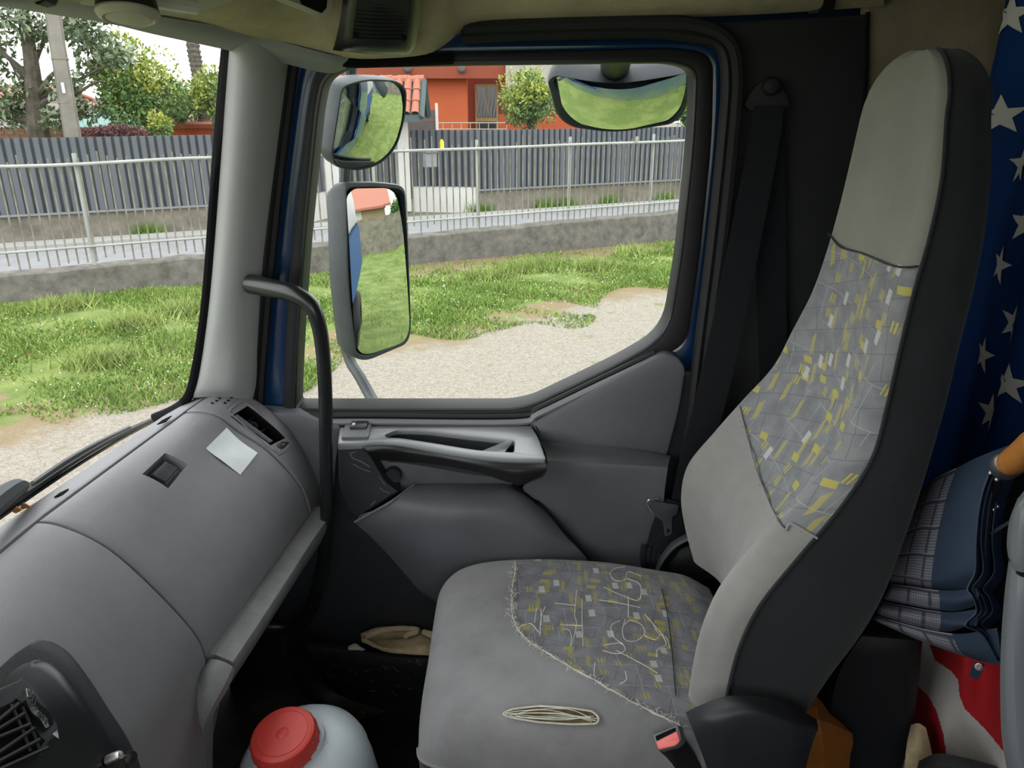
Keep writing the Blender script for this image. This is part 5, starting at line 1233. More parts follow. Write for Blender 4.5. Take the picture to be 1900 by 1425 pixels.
am = thing('mirror_arm', 'dark tubular mirror arm outside the door window', 'mirror arm', tuple(float(q) for q in PY(705, 755, 1.66)))
obj('tube', g_tube(plY([(655, 95, 1.82), (650, 140, 1.84), (645, 230, 1.86), (640, 330, 1.86), (636, 450, 1.86), (636, 600, 1.86), (648, 665, 1.84), (668, 700, 1.78), (690, 740, 1.70), (706, 770, 1.60), (714, 788, 1.545)]), .0135, 10, k=4), M['mirhouse'], am)
nk = np.array([-.06, -.72, -.69]); nk /= np.linalg.norm(nk)
pk = PY(1148, 195, 1.76)
km = thing('kerb_mirror', 'wide kerb mirror hanging over the door window', 'mirror', tuple(float(q) for q in PY(1148, 242, 1.76)))
rim = OM([(1016, 150, 16), (1030, 140, 14), (1140, 158, 60), (1262, 138, 20), (1284, 132, 12), (1281, 170, 30), (1268, 212, 20), (1248, 230, 20), (1140, 247, 80), (1060, 236, 24), (1034, 216, 24)], pk, nk)
obj('housing', shell(rim, nk, .07, .75), M['mirhouse'], km)
glk = OM([(1022, 152, 10), (1034, 146, 8), (1140, 164, 60), (1258, 144, 14), (1277, 140, 8), (1274, 172, 30), (1262, 208, 20), (1244, 225, 20), (1140, 241, 80), (1064, 231, 24), (1040, 212, 24)], pk+nk*.0015, nk)
obj('mirror_glass', pfan(glk, nk, .42, 14), M['mirror'], km, ang=180)
obj('housing_top', g_grid([plY([(1018, 150, 1.765), (1060, 154, 1.75), (1140, 160, 1.745), (1230, 152, 1.75), (1283, 136, 1.765)]), plY([(1024, 134, 1.78), (1070, 134, 1.775), (1140, 140, 1.77), (1220, 134, 1.775), (1278, 122, 1.78)]), plY([(1040, 122, 1.82), (1080, 119, 1.82), (1140, 120, 1.82), (1220, 116, 1.82), (1268, 115, 1.82)]), plY([(1060, 118, 1.87), (1090, 116, 1.87), (1140, 115, 1.87), (1220, 113, 1.87), (1250, 114, 1.87)])], 5, 4, th=.012), M['mirhouse'], km)
obj('mount', g_tube(plY([(1140, 138, 1.78), (1142, 118, 1.72), (1144, 92, 1.60), (1145, 84, 1.54)]), [.028, .032, .03, .03], 12), M['black'], km)
# ================================================================== PASSENGER SEAT
seat = thing('passenger_chair', 'worn grey cloth passenger seat with yellow patterned inserts and a torn edge', 'seat', (.15, 1.10, -1.31))
Lc = [PY(x, y, d_) for x, y, d_ in ((1345, 1180, 1.30), (1318, 1110, 1.31), (1290, 1050, 1.32), (1272, 990, 1.325), (1262, 920, 1.325), (1275, 860, 1.32), (1335, 785, 1.31), (1430, 680, 1.285), (1498, 550, 1.26), (1537, 440, 1.24), (1565, 330, 1.215), (1597, 195, 1.185), (1640, 138, 1.155), (1690, 104, 1.12))]
Sc = [PY(x, y, d_) for x, y, d_ in ((1347, 1292, .895), (1372, 1200, .89), (1400, 1135, .885), (1440, 1085, .885), (1505, 1005, .895), (1565, 935, .90), (1612, 870, .905), (1642, 770, .92), (1672, 640, .94), (1706, 500, .955), (1742, 385, .97), (1757, 240, .99), (1754, 165, 1.01), (1744, 108, 1.05))]
Rc = [PY(x, y, d_) for x, y, d_ in ((1500, 1312, .90), (1545, 1255, .90), (1585, 1205, .90), (1640, 1105, .905), (1690, 980, .91), (1722, 880, .92), (1755, 770, .93), (1785, 640, .945), (1815, 520, .96), (1836, 400, .98), (1843, 260, 1.0), (1832, 170, 1.02), (1795, 112, 1.05))]
def byz(Pts):
    P = sorted(Pts, key=lambda p: p[2]); z = [p[2] for p in P]
    return lambda zz, i: float(np.interp(zz, z, [p[i] for p in P]))
fL, fS, fR = byz(Lc), byz(Sc), byz(Rc)
zmin, zmax = -.86, .062
print('seat z', [round(float(q[2]), 3) for q in (Lc[0], Lc[-1], Sc[0], Sc[-1], Rc[0], Rc[-1])])
NZ = 20
zs_ = np.concatenate([np.linspace(zmin, -.02, NZ-7), [.005, .025, .040, .050, .057, .061, .0625]])
ring_rows = []
for z in zs_:
    xl, yl, xs, ys_, xr, yr = fL(z, 0), fL(z, 1), fS(z, 0), fS(z, 1), fR(z, 0), fR(z, 1)
    # narrow to a rounded arch at the top
    if z > -.02:
        k_ = math.sqrt(max(0.0, 1-((z+.02)/.085)**2))
        ym = 1.085; yl = ym+(1.185-ym)*k_; ys_ = ym+(.995-ym)*k_; xm = .55; 
        xl, xs, xr = xm+(fL(-.02, 0)-xm)*(.35+.65*k_), xm+(fS(-.02, 0)-xm)*(.35+.65*k_), fR(z, 0)
    kk = 1. if z <= -.02 else math.sqrt(max(0.0, 1-((z+.02)/.085)**2))
    if z > -.02: xr = xm + .018 + (fR(-.02, 0)-xm-.018)*kk
    xr = xr*(fS(min(z, -.02), 1)/fR(min(z, -.02), 1)) + .004
    xr = max(xr, xs+.05 if z < 0 else xs+.03)
    bol = max(0., min(1., (-.30-z)/.25)); w_ = yl-ys_
    hump = max(0, 1-abs(z+.66)/.30)
    row = [(xl+.05, yl+.012), (xl+.014, yl+.004), (xl, yl-.018*min(1, w_/.3)),
           (xl+.012+.022*bol, yl-.22*w_), ((xl+xs)/2+.006+.030*bol, (yl+ys_)/2), (xs+.0+.018*bol-.006, ys_+.25*w_),
           (xs-.030*bol-.012, ys_+.11*w_), (xs-.020*bol-.010, ys_+.035*w_), (xs, ys_),
           ((xs*2+xr)/3, ys_-.004), ((xs+xr*2)/3, (ys_+yr*0+ys_)/2-.002), (xr, ys_+.012*kk), (xr+.012*kk, ys_+.15*w_), (xr+.022*kk, (yl+ys_)/2), (xr+.016*kk, yl-.12*w_), (xr-.01, yl+.004)]
    ring_rows.append([np.array([a, b, z]) for a, b in row])
KU, KV = 8, 9
V, Fc = g_grid(ring_rows, KU, KV, closed_u=True)
m_ = 16*KU; NR = len(V)//m_
Fc = [f for f in Fc]; capT = tuple((NR-1)*m_+i for i in range(m_)); capB = tuple(range(m_))[::-1]
HB = [(1480, 60), (1480, 415), (1537, 432), (1560, 458), (1600, 470), (1650, 491), (1680, 496), (1716, 489), (1800, 488), (1800, 60)]
PB = [(1400, 400), (1537, 432), (1560, 458), (1600, 470), (1650, 491), (1680, 496), (1716, 489), (1760, 500), (1670, 800), (1620, 900), (1560, 990), (1517, 999), (1469, 972), (1456, 983), (1434, 950), (1404, 876), (1387, 815), (1371, 754), (1340, 740)]
front, head, pat, side = [], [], [], []
A = np.array(V)
for f in Fc:
    c = A[list(f)].mean(0); u = f[0] % m_
    if u < 8*KU:
        px, py = proj(c)
        if inpoly(px, py, HB) or c[2] > -.13: head.append(f)
        elif inpoly(px, py, PB): pat.append(f)
        else: front.append(f)
    else: side.append(f)
side += [capB]; head += [capT]
SL = np.zeros(len(V))
for r in range(NR):
    seg = np.linalg.norm(np.diff(A[r*m_:(r+1)*m_], axis=0), axis=1); cs = np.concatenate([[0], np.cumsum(seg)])
    SL[r*m_:(r+1)*m_] = cs - cs[5*KU]
def sub(Fs, name, m, parent, uvf=None):
    used = sorted({i for f in Fs for i in f}); ix = {q: i for i, q in enumerate(used)}
    o = obj(name, ([V[i] for i in used], [tuple(ix[i] for i in f) for f in Fs]), m, parent, ang=60, fixn=False)
    if uvf:
        uv = o.data.uv_layers.new(name='cover')
        for lp in o.data.loops:
            p = o.data.vertices[lp.vertex_index].co; uv.data[lp.index].uv = uvf(np.array([p[0], p[1], p[2]-H, SL[used[lp.vertex_index]]]))
    return o
sub(side, 'seat_back_side', M['seatdark'], seat)
sub(front, 'backrest_bolster', M['seatlight'], seat)
sub(head, 'headrest_cover', M['seathead'], seat)
sub(pat, 'backrest_pattern', M['patback'], seat, lambda p: (-p[3], p[2]*1.1))
iS = 8*KU
obj('backrest_piping', g_tube([V[r*m_+iS] + np.array([-.001, -.002, 0]) for r in range(0, NR-4)], .0026, 6), M['seatdark'], seat)
def onseat(px, py, off=.0015):
    """nearest surface point of the backrest front under a pixel"""
    best = None
    r = ray(px, py)
    d = A[:, 0]*0
    k_ = (A @ r)/(r @ r); dd = np.linalg.norm(A - np.outer(k_, r), axis=1)
    cand = np.argsort(dd)[:6]; i = cand[np.argmin(k_[cand])]
    return r*(k_[i]) * (1-off)
for ln, mm, rr in (([(1537, 432), (1560, 458), (1600, 470), (1650, 491), (1680, 496), (1704, 494)], 'seatdark', .0016), ([(1371, 754), (1387, 815), (1404, 876), (1434, 950), (1456, 983), (1469, 972), (1517, 999)], 'seatgrey', .0018)):
    P_ = crom([(a, b, 0) for a, b in ln], 5)
    obj('cover_seam', g_tube([onseat(p[0], p[1], .002) for p in P_], rr, 6, k=2), M[mm], seat)
# cushion: closed loft of rows from the front edge to the rear (far side -> near side -> underneath)
def crow(x, yf, yn, zt_, zs2, lift=0):
    return [np.array(p) for p in ((x, yf+.012, zs2-.03), (x, yf+.012, zt_-.05), (x, yf, zt_-.012), (x, yf-.05, zt_), (x, yf-.15, zt_-.004), (x, (yf+yn)/2, zt_-.008), (x, yn+.16, zt_-.004), (x, yn+.07, zt_+.002), (x, yn+.022, zt_-.010), (x, yn+.002, zt_-.034), (x, yn-.004, zs2), (x, yn+.006, zs2-.05), (x, yn+.02, zs2-.13), (x, (yf+yn)/2, zs2-.14), (x, yf-.03, zs2-.13))]
CR = [(-.150, 1.20, .98, -.955, -.975), (-.148, 1.255, .935, -.925, -.955), (-.140, 1.275, .905, -.893, -.945), (-.118, 1.288, .885, -.868, -.938), (-.085, 1.297, .872, -.853, -.932), (-.03, 1.303, .866, -.845, -.928), (.06, 1.305, .862, -.842, -.926), (.16, 1.302, .862, -.845, -.926), (.22, 1.298, .864, -.850, -.930), (.28, 1.292, .868, -.858, -.938), (.34, 1.288, .872, -.868, -.948), (.385, 1.28, .88, -.89, -.96)]
crows = [crow(*c) for c in CR]
KU2, KV2 = 8, 8
V, Fc = g_grid(crows, KU2, KV2, closed_u=True); m_ = 15*KU2; A = np.array(V); NR = len(V)//m_; SL = np.zeros(len(V))
PC = [(962, 1000), (1400, 1000), (1420, 1420), (1262, 1348), (1180, 1306), (1100, 1260), (1030, 1221), (985, 1192), (964, 1172), (951, 1140), (950, 1090), (957, 1040)]
TEAR = [(930, 1325), (950, 1316), (1000, 1310), (1060, 1314), (1100, 1320), (1112, 1332), (1108, 1343), (1060, 1344), (1000, 1340), (950, 1332)]
pat, front, side = [], [], []
for f in Fc:
    c = A[list(f)].mean(0); u = f[0] % m_; px, py = proj(c)
    if 1*KU2 <= u < 10*KU2:
        if inpoly(px, py, PC) and u < 9*KU2: pat.append(f)
        else: front.append(f)
    else: side.append(f)
side += [tuple(range(m_)), tuple((NR-1)*m_+i for i in range(m_))[::-1]]
sub(front, 'cushion_cover', M['seatgrey'], seat)
sub(pat, 'cushion_pattern', M['patseat'], seat, lambda p: (p[0], p[1]))
sub(side, 'cushion_skirt', M['seatdark'], seat)
def oncush(px, py, off=.0015, push=0):
    r = ray(px, py); k_ = (A @ r)/(r @ r); dd = np.linalg.norm(A - np.outer(k_, r), axis=1)
    cand = np.argsort(dd)[:6]; i = cand[np.argmin(k_[cand])]; return r*k_[i]*(1-off)
obj('cushion_piping', g_tube([V[r*m_+10*KU2] + np.array([0, -.0015, 0]) for r in range(8, NR-8)], .0026, 6), M['seatgrey'], seat)
# worn edge stitching round the patterned insert
PE = [(957, 1040), (955, 1060), (950, 1100), (951, 1140), (964, 1172), (985, 1192), (1030, 1221), (1100, 1260), (1180, 1306), (1262, 1346)]
P_ = crom([(a, b, 0) for a, b in PE], 8)
obj('edge_stitching', g_tube([oncush(p[0]+random.uniform(-1.2, 1.2), p[1]+random.uniform(-1, 1), .001) for p in P_], [.0005+.0012*random.random() for _ in P_], 5), M['thread'], seat)
fz = []
rs = random.Random(3)
for p in P_[4:]:
    for _ in range(3):
        a = oncush(p[0]+rs.uniform(-5, 5), p[1]+rs.uniform(-4, 4), .002); b = a+np.array([rs.uniform(-.01, .01), rs.uniform(-.01, .01), rs.uniform(0, .004)])
        fz.append(g_tube([a, (a+b)/2+np.array([0, 0, .003]), b], .0003, 4))
o = obj('frayed_fibres', join(*fz), M['thread'], seat); o['kind'] = 'stuff'
# loose white threads where the weave has worn through
TH_ = [[(1160, 1052), (1140, 1056), (1132, 1066), (1142, 1078), (1160, 1076), (1164, 1062), (1180, 1066), (1190, 1070)], [(1163, 1074), (1188, 1086), (1186, 1114), (1164, 1110)],
       [(1160, 1150), (1155, 1170), (1160, 1188), (1180, 1190), (1196, 1176), (1190, 1160), (1170, 1152), (1158, 1160)], [(1150, 1152), (1134, 1162), (1138, 1182), (1156, 1196)], [(1120, 1198), (1150, 1194), (1160, 1206), (1145, 1214), (1118, 1208)],
       [(1196, 1180), (1216, 1188), (1226, 1178), (1236, 1196), (1220, 1206), (1218, 1220)], [(1212, 1160), (1222, 1176), (1238, 1186), (1242, 1204)], [(966, 1162), (985, 1158), (998, 1172), (1004, 1176)], [(1044, 1168), (1056, 1170), (1060, 1182), (1058, 1200)],
       [(1070, 1096), (1066, 1140), (1070, 1160), (1060, 1200)], [(1080, 1112), (1080, 1150), (1082, 1200)], [(1110, 1114), (1140, 1118), (1188, 1128)], [(1166, 1108), (1166, 1146)], [(1004, 1130), (1004, 1160)], [(996, 1128), (992, 1156)], [(1012, 1126), (1004, 1146), (1002, 1180)],
       [(1120, 1090), (1150, 1104), (1166, 1110)], [(1144, 1208), (1190, 1232), (1220, 1250)], [(1160, 1246), (1162, 1262), (1150, 1270)], [(1104, 1230), (1102, 1256)], [(1196, 1140), (1220, 1168), (1232, 1180)], [(1030, 1120), (1068, 1124)], [(1040, 1160), (1080, 1162)]]
for t_ in TH_:
    P2 = crom([(a, b, 0) for a, b in t_], 4)
    obj('loose_thread', g_tube([oncush(p[0], p[1], .003) + np.array([0, 0, .001]) for p in P2], .0005+.0003*random.random(), 5), M['thread'], seat)
# torn slit on the near edge
tp3 = [oncush(p[0], p[1], .004) for p in fillet(TEAR, 6, 2)]
obj('torn_slit', g_plate(tp3, .002, 0), M['foam'], seat, smooth=False)
for i in range(8):
    f = rs.random(); y0_ = 1316+rs.random()*24
    pts = [(936+rs.uniform(0, 20), 1325+rs.uniform(-5, 4)), (985+rs.uniform(-10, 10), y0_), (1045+rs.uniform(-10, 10), y0_+rs.uniform(-4, 4)), (1100+rs.uniform(-8, 8), 1333+rs.uniform(-6, 6))]
    obj('loose_thread', g_tube([oncush(p[0], p[1], .007) for p in pts], .0004+.0005*rs.random(), 5, k=4), M['thread'], seat)
obj('slit_edge', g_tube([oncush(p[0], p[1], .005) for p in fillet(TEAR, 6, 2)], .0014, 5, closed=True), M['thread'], seat)
P_ = crom([(a, b, 0) for a, b in ((1228, 1092), (1240, 1150), (1248, 1220), (1254, 1290))], 6)
obj('cushion_seam', g_tube([oncush(p[0], p[1], .0005) for p in P_], .0011, 5), M['seatdark'], seat)
# plinth, hinge cover and belt buckle
obj('seat_base', g_box(.14, 1.09, -1.20, .46, .36, .24), M['locker'], seat, bevel=.02)
hc = [[(1272, 1322, .875), (1300, 1308, .865), (1345, 1292, .86), (1400, 1292, .86), (1460, 1304, .865), (1515, 1335, .875)],
      [(1284, 1350, .850), (1310, 1330, .838), (1375, 1310, .832), (1420, 1316, .832), (1470, 1332, .838), (1518, 1352, .85)],
      [(1292, 1372, .842), (1330, 1352, .826), (1380, 1336, .822), (1425, 1340, .822), (1475, 1356, .826), (1510, 1372, .84)],
      [(1310, 1420, .842), (1340, 1410, .828), (1390, 1400, .824), (1430, 1402, .824), (1470, 1410, .828), (1496, 1420, .84)],
      [(1340, 1520, .85), (1360, 1520, .84), (1400, 1520, .835), (1430, 1520, .835), (1450, 1520, .84), (1470, 1520, .85)]]
obj('hinge_cover', g_grid([plY(r) for r in hc], 5, 5, th=.03), M['doordark'], seat)
bk_ = obj('belt_buckle', g_plate([PN(x, y, PY(1238, 1370, .845), np.array([-.5, -.55, .67])) for x, y in fillet([(1208, 1364, 4), (1258, 1344, 4), (1265, 1374, 6), (1254, 1386, 6), (1219, 1394, 5)], 5)], .018, .003), M['drvgrey'], seat)
P0b = PY(1238, 1370, .845); nb_ = np.array([-.5, -.55, .67]); nb_ /= np.linalg.norm(nb_)
obj('release_button', g_plate([PN(x, y, P0b+nb_*.002, nb_) for x, y in fillet([(1216, 1376, 3), (1256, 1356, 3), (1262, 1375, 4), (1252, 1384, 5), (1221, 1391, 4)], 3)], .004, .0015), M['buckle'], bk_)
obj('tongue_slot', g_plate([PN(x, y, P0b+nb_*.0022, nb_) for x, y in ((1216, 1366), (1252, 1350), (1253, 1356), (1218, 1374))], .003, 0), M['seam'], bk_, smooth=False)
obj('buckle_stalk', g_grid([[PY(1222, 1390, .862), PY(1245, 1384, .85), PY(1266, 1365, .855)], [PY(1235, 1440, .88), PY(1260, 1430, .86), PY(1300, 1420, .862)], [PY(1240, 1520, .90), PY(1280, 1520, .875), PY(1330, 1520, .87)]], 4, 4, th=.015), M['black'], seat)

# seat belt on the pillar
sbt = thing('seat_belt', 'black seat belt hanging from the pillar beside the passenger seat', 'seat belt', tuple(float(q) for q in PY(1230, 1000, 1.40)))
an = fillet([(1398, 165, 14), (1418, 146, 12), (1440, 146, 12), (1456, 165, 14), (1468, 196, 10), (1455, 206, 8), (1392, 206, 8), (1380, 196, 10)], 8)
ao = obj('anchor_plate', g_plate([PY(*p, 1.425) for p in an], .012, .004), M['pillar'], sbt)
obj('anchor_bolt', g_lathe([(.016, -.002), (.0155, .006), (.012, .011), (.006, .012), (0, .0125)], PY(1430, 160, 1.424), (0, -1, 0), 20), M['black'], ao)
def web(rows_, name):
    return obj(name, g_grid([plY(r) for r in rows_], 3, 5, th=.002), M['belt'], sbt)
web([[(1399, 196, 1.418), (1455, 196, 1.418)], [(1392, 250, 1.412), (1448, 256, 1.412)], [(1366, 380, 1.40), (1422, 395, 1.40)], [(1330, 560, 1.39), (1385, 580, 1.39)], [(1290, 740, 1.38), (1345, 755, 1.38)], [(1262, 850, 1.375), (1312, 860, 1.375)], [(1246, 925, 1.37), (1290, 940, 1.37)]], 'front_webbing')
web([[(1401, 200, 1.428), (1456, 200, 1.428)], [(1403, 400, 1.43), (1458, 400, 1.43)], [(1408, 620, 1.432), (1460, 620, 1.432)], [(1412, 900, 1.435), (1464, 900, 1.435)]], 'rear_webbing')
web([[(1236, 925, 1.366), (1262, 932, 1.362), (1288, 940, 1.366)], [(1215, 960, 1.365), (1242, 985, 1.355), (1270, 1000, 1.36)], [(1200, 1010, 1.372), (1222, 1030, 1.36), (1250, 1040, 1.362)], [(1192, 1052, 1.385), (1215, 1060, 1.375), (1240, 1062, 1.37)], [(1196, 1090, 1.40), (1220, 1090, 1.39), (1250, 1090, 1.38)]], 'lap_webbing')
tg = obj('tongue', g_plate([PY(*p, 1.352) for p in fillet([(1212, 930, 3), (1260, 938, 4), (1256, 955, 4), (1248, 958, 3), (1247, 992, 5), (1234, 996, 4), (1230, 968, 3), (1216, 958, 4)], 4)], .003, .001, [[PY(*p, 1.352) for p in ((1238, 982), (1243, 982), (1243, 989), (1238, 989))]]), M['mirhouse'], sbt)
obj('tongue_loop', g_tube(plY([(1222, 924, 1.358), (1204, 928, 1.356), (1202, 938, 1.356), (1210, 950, 1.355)]), .0022, 6, k=4), M['metal'], tg)
for i in range(4):
    obj('lap_fold', g_tube(plY([(1195+i*9, 1010+i*4, 1.365), (1192+i*10, 1040, 1.352), (1203+i*11, 1062, 1.36), (1225+i*8, 1075, 1.37)]), .006, 6, k=4, flat=.4), M['belt'], sbt)
# recline lever and loop beside the backrest
lv = thing('recline_handle', 'black curved recline handle between the seat and the door', 'handle', tuple(float(q) for q in PY(1230, 1060, 1.34)))
obj('handle_arc', g_tube(plY([(1218, 1062, 1.35), (1230, 1036, 1.348), (1252, 1010, 1.345), (1290, 990, 1.34)]), [.008, .009, .010, .010], 8, k=5, flat=.6), M['mirhouse'], lv)
obj('handle_body', g_grid([plY([(1222, 1078, 1.37), (1245, 1030, 1.365), (1300, 1005, 1.36)]), plY([(1240, 1080, 1.36), (1262, 1050, 1.355), (1310, 1030, 1.35)]), plY([(1270, 1088, 1.36), (1300, 1078, 1.355), (1330, 1070, 1.35)])], 4, 4, th=.02), M['black'], lv)

# ================================================================== BEHIND THE SEAT
cx = .82
cur = thing('star_cloth', 'dark blue cloth with pale stars hanging behind the seat', 'cloth', (cx, 1.1, -.75))
wave = lambda y, z: .016*math.sin(y*26+z*1.2)+.010*math.sin(y*57+2+z*2)+.006*math.sin(z*9+y*5)
yc = np.linspace(1.425, .25, 60); zc = np.linspace(.34, -.78, 26)
V_ = [np.array([cx+wave(y, z), y, z]) for z in zc for y in yc]; F_ = [(j*60+i, j*60+i+1, (j+1)*60+i+1, (j+1)*60+i) for j in range(25) for i in range(59)]
obj('cloth_sheet', (V_, F_), M['flagblue'], cur, ang=80)
def star_at(y0_, z0_, r=.036, rot=0.):
    P_ = [np.array([0, y0_, z0_])]
    for k_ in range(20):
        a = rot+math.pi/2+2*math.pi*(k_//2)/10 ; b_2 = rot+math.pi/2+2*math.pi*(k_//2+1)/10
        ra, rb = (r, r*.40) if (k_//2) % 2 == 0 else (r*.40, r)
        q1 = np.array([ra*math.cos(a), ra*math.sin(a)]); q2 = np.array([rb*math.cos(b_2), rb*math.sin(b_2)]); qq = q1 if k_ % 2 == 0 else (q1+q2)/2
        rr, a = float(np.hypot(*qq)), float(np.arctan2(qq[1], qq[0]))
        P_.append(np.array([0, y0_-rr*math.cos(a), z0_+rr*math.sin(a)]))
    P_ = [np.array([cx+wave(p[1], p[2])-.0022, p[1], p[2]]) for p in P_]
    return P_, [(0, 1+k_, 1+(k_+1) % 20) for k_ in range(20)]
for i, (px, py) in enumerate(((1895, 28), (1866, 215), (1885, 305), (1902, 415), (1853, 492), (1872, 600), (1815, 658), (1893, 712), (1825, 765))):
    p = PX(px, py, cx)
    obj('star', star_at(float(p[1]), float(p[2]), .034, .15*math.sin(i)), M['star'], cur)
# more stars of the same cloth outside the frame
for y_q, z_q in ((.92, -.05), (.80, -.22), (.98, -.30), (.75, .02), (.85, -.45), (.62, -.12), (.70, -.36)):
    obj('star', star_at(y_q, z_q, .034, .1), M['star'], cur)
# locker behind the seat
lk = thing('locker', 'dark box locker standing behind the seat', 'locker', (.62, 1.15, -1.31))
lkr = [[PY(1640, 1152, 1.10), PY(1712, 1166, 1.06), PY(1722, 1172, 1.08)], [PY(1600, 1180, 1.02), PY(1700, 1188, 1.0), PY(1712, 1184, 1.04)], [PY(1550, 1270, 1.02), PY(1690, 1275, 1.0), PY(1702, 1270, 1.05)], [PY(1530, 1440, 1.02), PY(1668, 1440, 1.0), PY(1682, 1440, 1.05)], [PY(1530, 1560, 1.02), PY(1660, 1560, 1.0), PY(1675, 1560, 1.05)]]
obj('front_panel', g_grid(lkr, 4, 4, th=.03), M['locker'], lk)
bm_ = thing('bunk', 'dark padded bunk base along the rear wall', 'bunk', (.80, .6, -1.31))
obj('bunk_base', g_box(.855, .70, -1.10, .11, 1.40, .42), M['locker'], bm_, bevel=.015)
obj('bunk_pad', g_box(.852, .74, -.84, .115, 1.36, .10), M['locker'], bm_, bevel=.03)
# striped cloth spilling down below the umbrella
sx_, dz_ = .735, 0
pxr = [[(1700, 1185), (1740, 1185), (1780, 1190), (1830, 1195), (1900, 1200)], [(1694, 1240), (1740, 1240), (1785, 1245), (1835, 1250), (1905, 1255)], [(1690, 1300), (1735, 1305), (1785, 1310), (1840, 1315), (1910, 1320)], [(1700, 1360), (1740, 1365), (1790, 1370), (1845, 1375), (1915, 1380)], [(1712, 1420), (1745, 1425), (1795, 1430), (1850, 1435), (1915, 1440)], [(1712, 1500), (1745, 1500), (1795, 1500), (1850, 1500), (1915, 1500)]]
rows = []
for j, r in enumerate(pxr):
    rows.append([PX(a, b, sx_ + .018*math.sin(i*2.1+j*.9)) for i, (a, b) in enumerate(r)])
V, Fc = g_grid(rows, 34, 30); A = np.array(V); SL = np.zeros(len(V))
RED = [[(1712, 1150), (1900, 1180), (1900, 1380), (1862, 1394), (1830, 1355), (1790, 1315), (1780, 1290), (1778, 1262), (1765, 1245), (1735, 1225), (1724, 1195)], [(1680, 1255), (1695, 1265), (1722, 1290), (1738, 1320), (1750, 1360), (1756, 1400), (1716, 1402), (1712, 1370), (1692, 1335)]]
rf, wf = [], []
for f in Fc:
    px, py = proj(A[list(f)].mean(0)); (rf if any(inpoly(px, py, r) for r in RED) else wf).append(f)
sc_ = thing('striped_cloth', 'crumpled red and white striped cloth below the umbrella', 'cloth', (sx_, .95, -1.2))
sub(wf, 'white_stripe', M['flagwhite'], sc_); sub(rf, 'red_stripe', M['flagred'], sc_)
props(obj('floor_blanket', g_grid([plY([(1690, 1345, 1.0), (1704, 1342, .99), (1718, 1350, .985)]), plY([(1682, 1385, .97), (1706, 1385, .96), (1728, 1392, .96)]), plY([(1676, 1450, .95), (1710, 1450, .945), (1740, 1460, .94)])], 5, 5, th=.02), M['cloth']), 'beige woven blanket edge beside the striped cloth', 'blanket')
props(obj('dark_cushion', g_grid([plY([(1705, 1412, .93), (1740, 1398, .90), (1800, 1408, .88), (1850, 1422, .87)]), plY([(1700, 1440, .92), (1740, 1432, .885), (1800, 1438, .865), (1850, 1450, .86)]), plY([(1700, 1500, .93), (1740, 1500, .90), (1800, 1500, .88), (1850, 1500, .87)])], 5, 4, th=.03), M['pillar']), 'dark grey cushion in front of the striped cloth', 'cushion')
props(obj('orange_bag', g_grid([plY([(1480, 1300, .99), (1515, 1292, 1.0), (1535, 1320, 1.01)]), plY([(1470, 1350, .96), (1520, 1335, .95), (1582, 1362, .99)]), plY([(1465, 1400, .95), (1530, 1395, .94), (1578, 1400, .98)]), plY([(1465, 1480, .96), (1530, 1480, .95), (1570, 1480, .98)])], 2, 2, th=.03), M['orange'], ang=12), 'crumpled orange brown bag behind the seat base', 'bag')

# folded umbrella lying behind the seat, handle towards the driver
um = thing('umbrella', 'folded navy and plaid umbrella with wooden handle behind the seat', 'umbrella', tuple(float(q) for q in PY(1750, 1100, .95)))
hem0 = [(1880, 828), (1862, 842), (1838, 862), (1822, 900), (1812, 950), (1808, 1000), (1806, 1050), (1802, 1086)]
upper = [[(1706, 912, 1.02), (1738, 886, .97), (1775, 868, .93), (1815, 848, .89), (1872, 826, .84)],
         [(1690, 950, 1.00), (1722, 930, .955), (1755, 925, .915), (1795, 905, .875), (1836, 880, .84)],
         [(1668, 1010, .98), (1702, 1000, .94), (1738, 1000, .90), (1780, 985, .86), (1815, 975, .83)],
         [(1650, 1060, .965), (1690, 1064, .925), (1728, 1070, .89), (1772, 1062, .85), (1808, 1050, .825)],
         [(1650, 1084, .975), (1690, 1088, .94), (1730, 1094, .905), (1772, 1096, .87), (1806, 1090, .84)]]
def fab(name, rows_, mats_, split, uvk=1., ku=6, kv=6):
    """umbrella panel: plaid up to the border column, navy beyond it"""
    R = [plY(r) for r in rows_]
    V_, F_ = g_grid(R, ku, kv); mcol = (len(rows_[0])-1)*ku+1; nrow = len(V_)//mcol
    me = obj(name, (V_, F_), [M[q] for q in mats_], um, ang=75, fixn=False)
    for p in me.data.polygons: p.material_index = 1 if (min(p.vertices) % mcol) >= split else 0
    uv = me.data.uv_layers.new(name='cover'); A_ = np.array(V_).reshape(nrow, mcol, 3)
    L1 = np.concatenate([[0], np.cumsum(np.linalg.norm(np.diff(A_.mean(1), axis=0), axis=1))]); L2 = np.concatenate([[0], np.cumsum(np.linalg.norm(np.diff(A_.mean(0), axis=0), axis=1))])
    for lp in me.data.loops:
        j, i = divmod(lp.vertex_index, mcol); uv.data[lp.index].uv = (L1[j]*uvk, L2[i]*uvk)
    return me
fab('upper_panel', upper, ('plaid', 'navy'), 12)
fold1 = [[(1652, 1084, .955), (1690, 1088, .92), (1728, 1094, .885), (1770, 1096, .85), (1812, 1090, .82)], [(1648, 1096, .945), (1690, 1104, .905), (1730, 1112, .872), (1772, 1116, .838), (1816, 1108, .81)], [(1640, 1112, .955), (1688, 1122, .915), (1730, 1130, .885), (1770, 1134, .855), (1806, 1126, .83)]]
fab('middle_panel', fold1, ('plaid', 'navy'), 14)
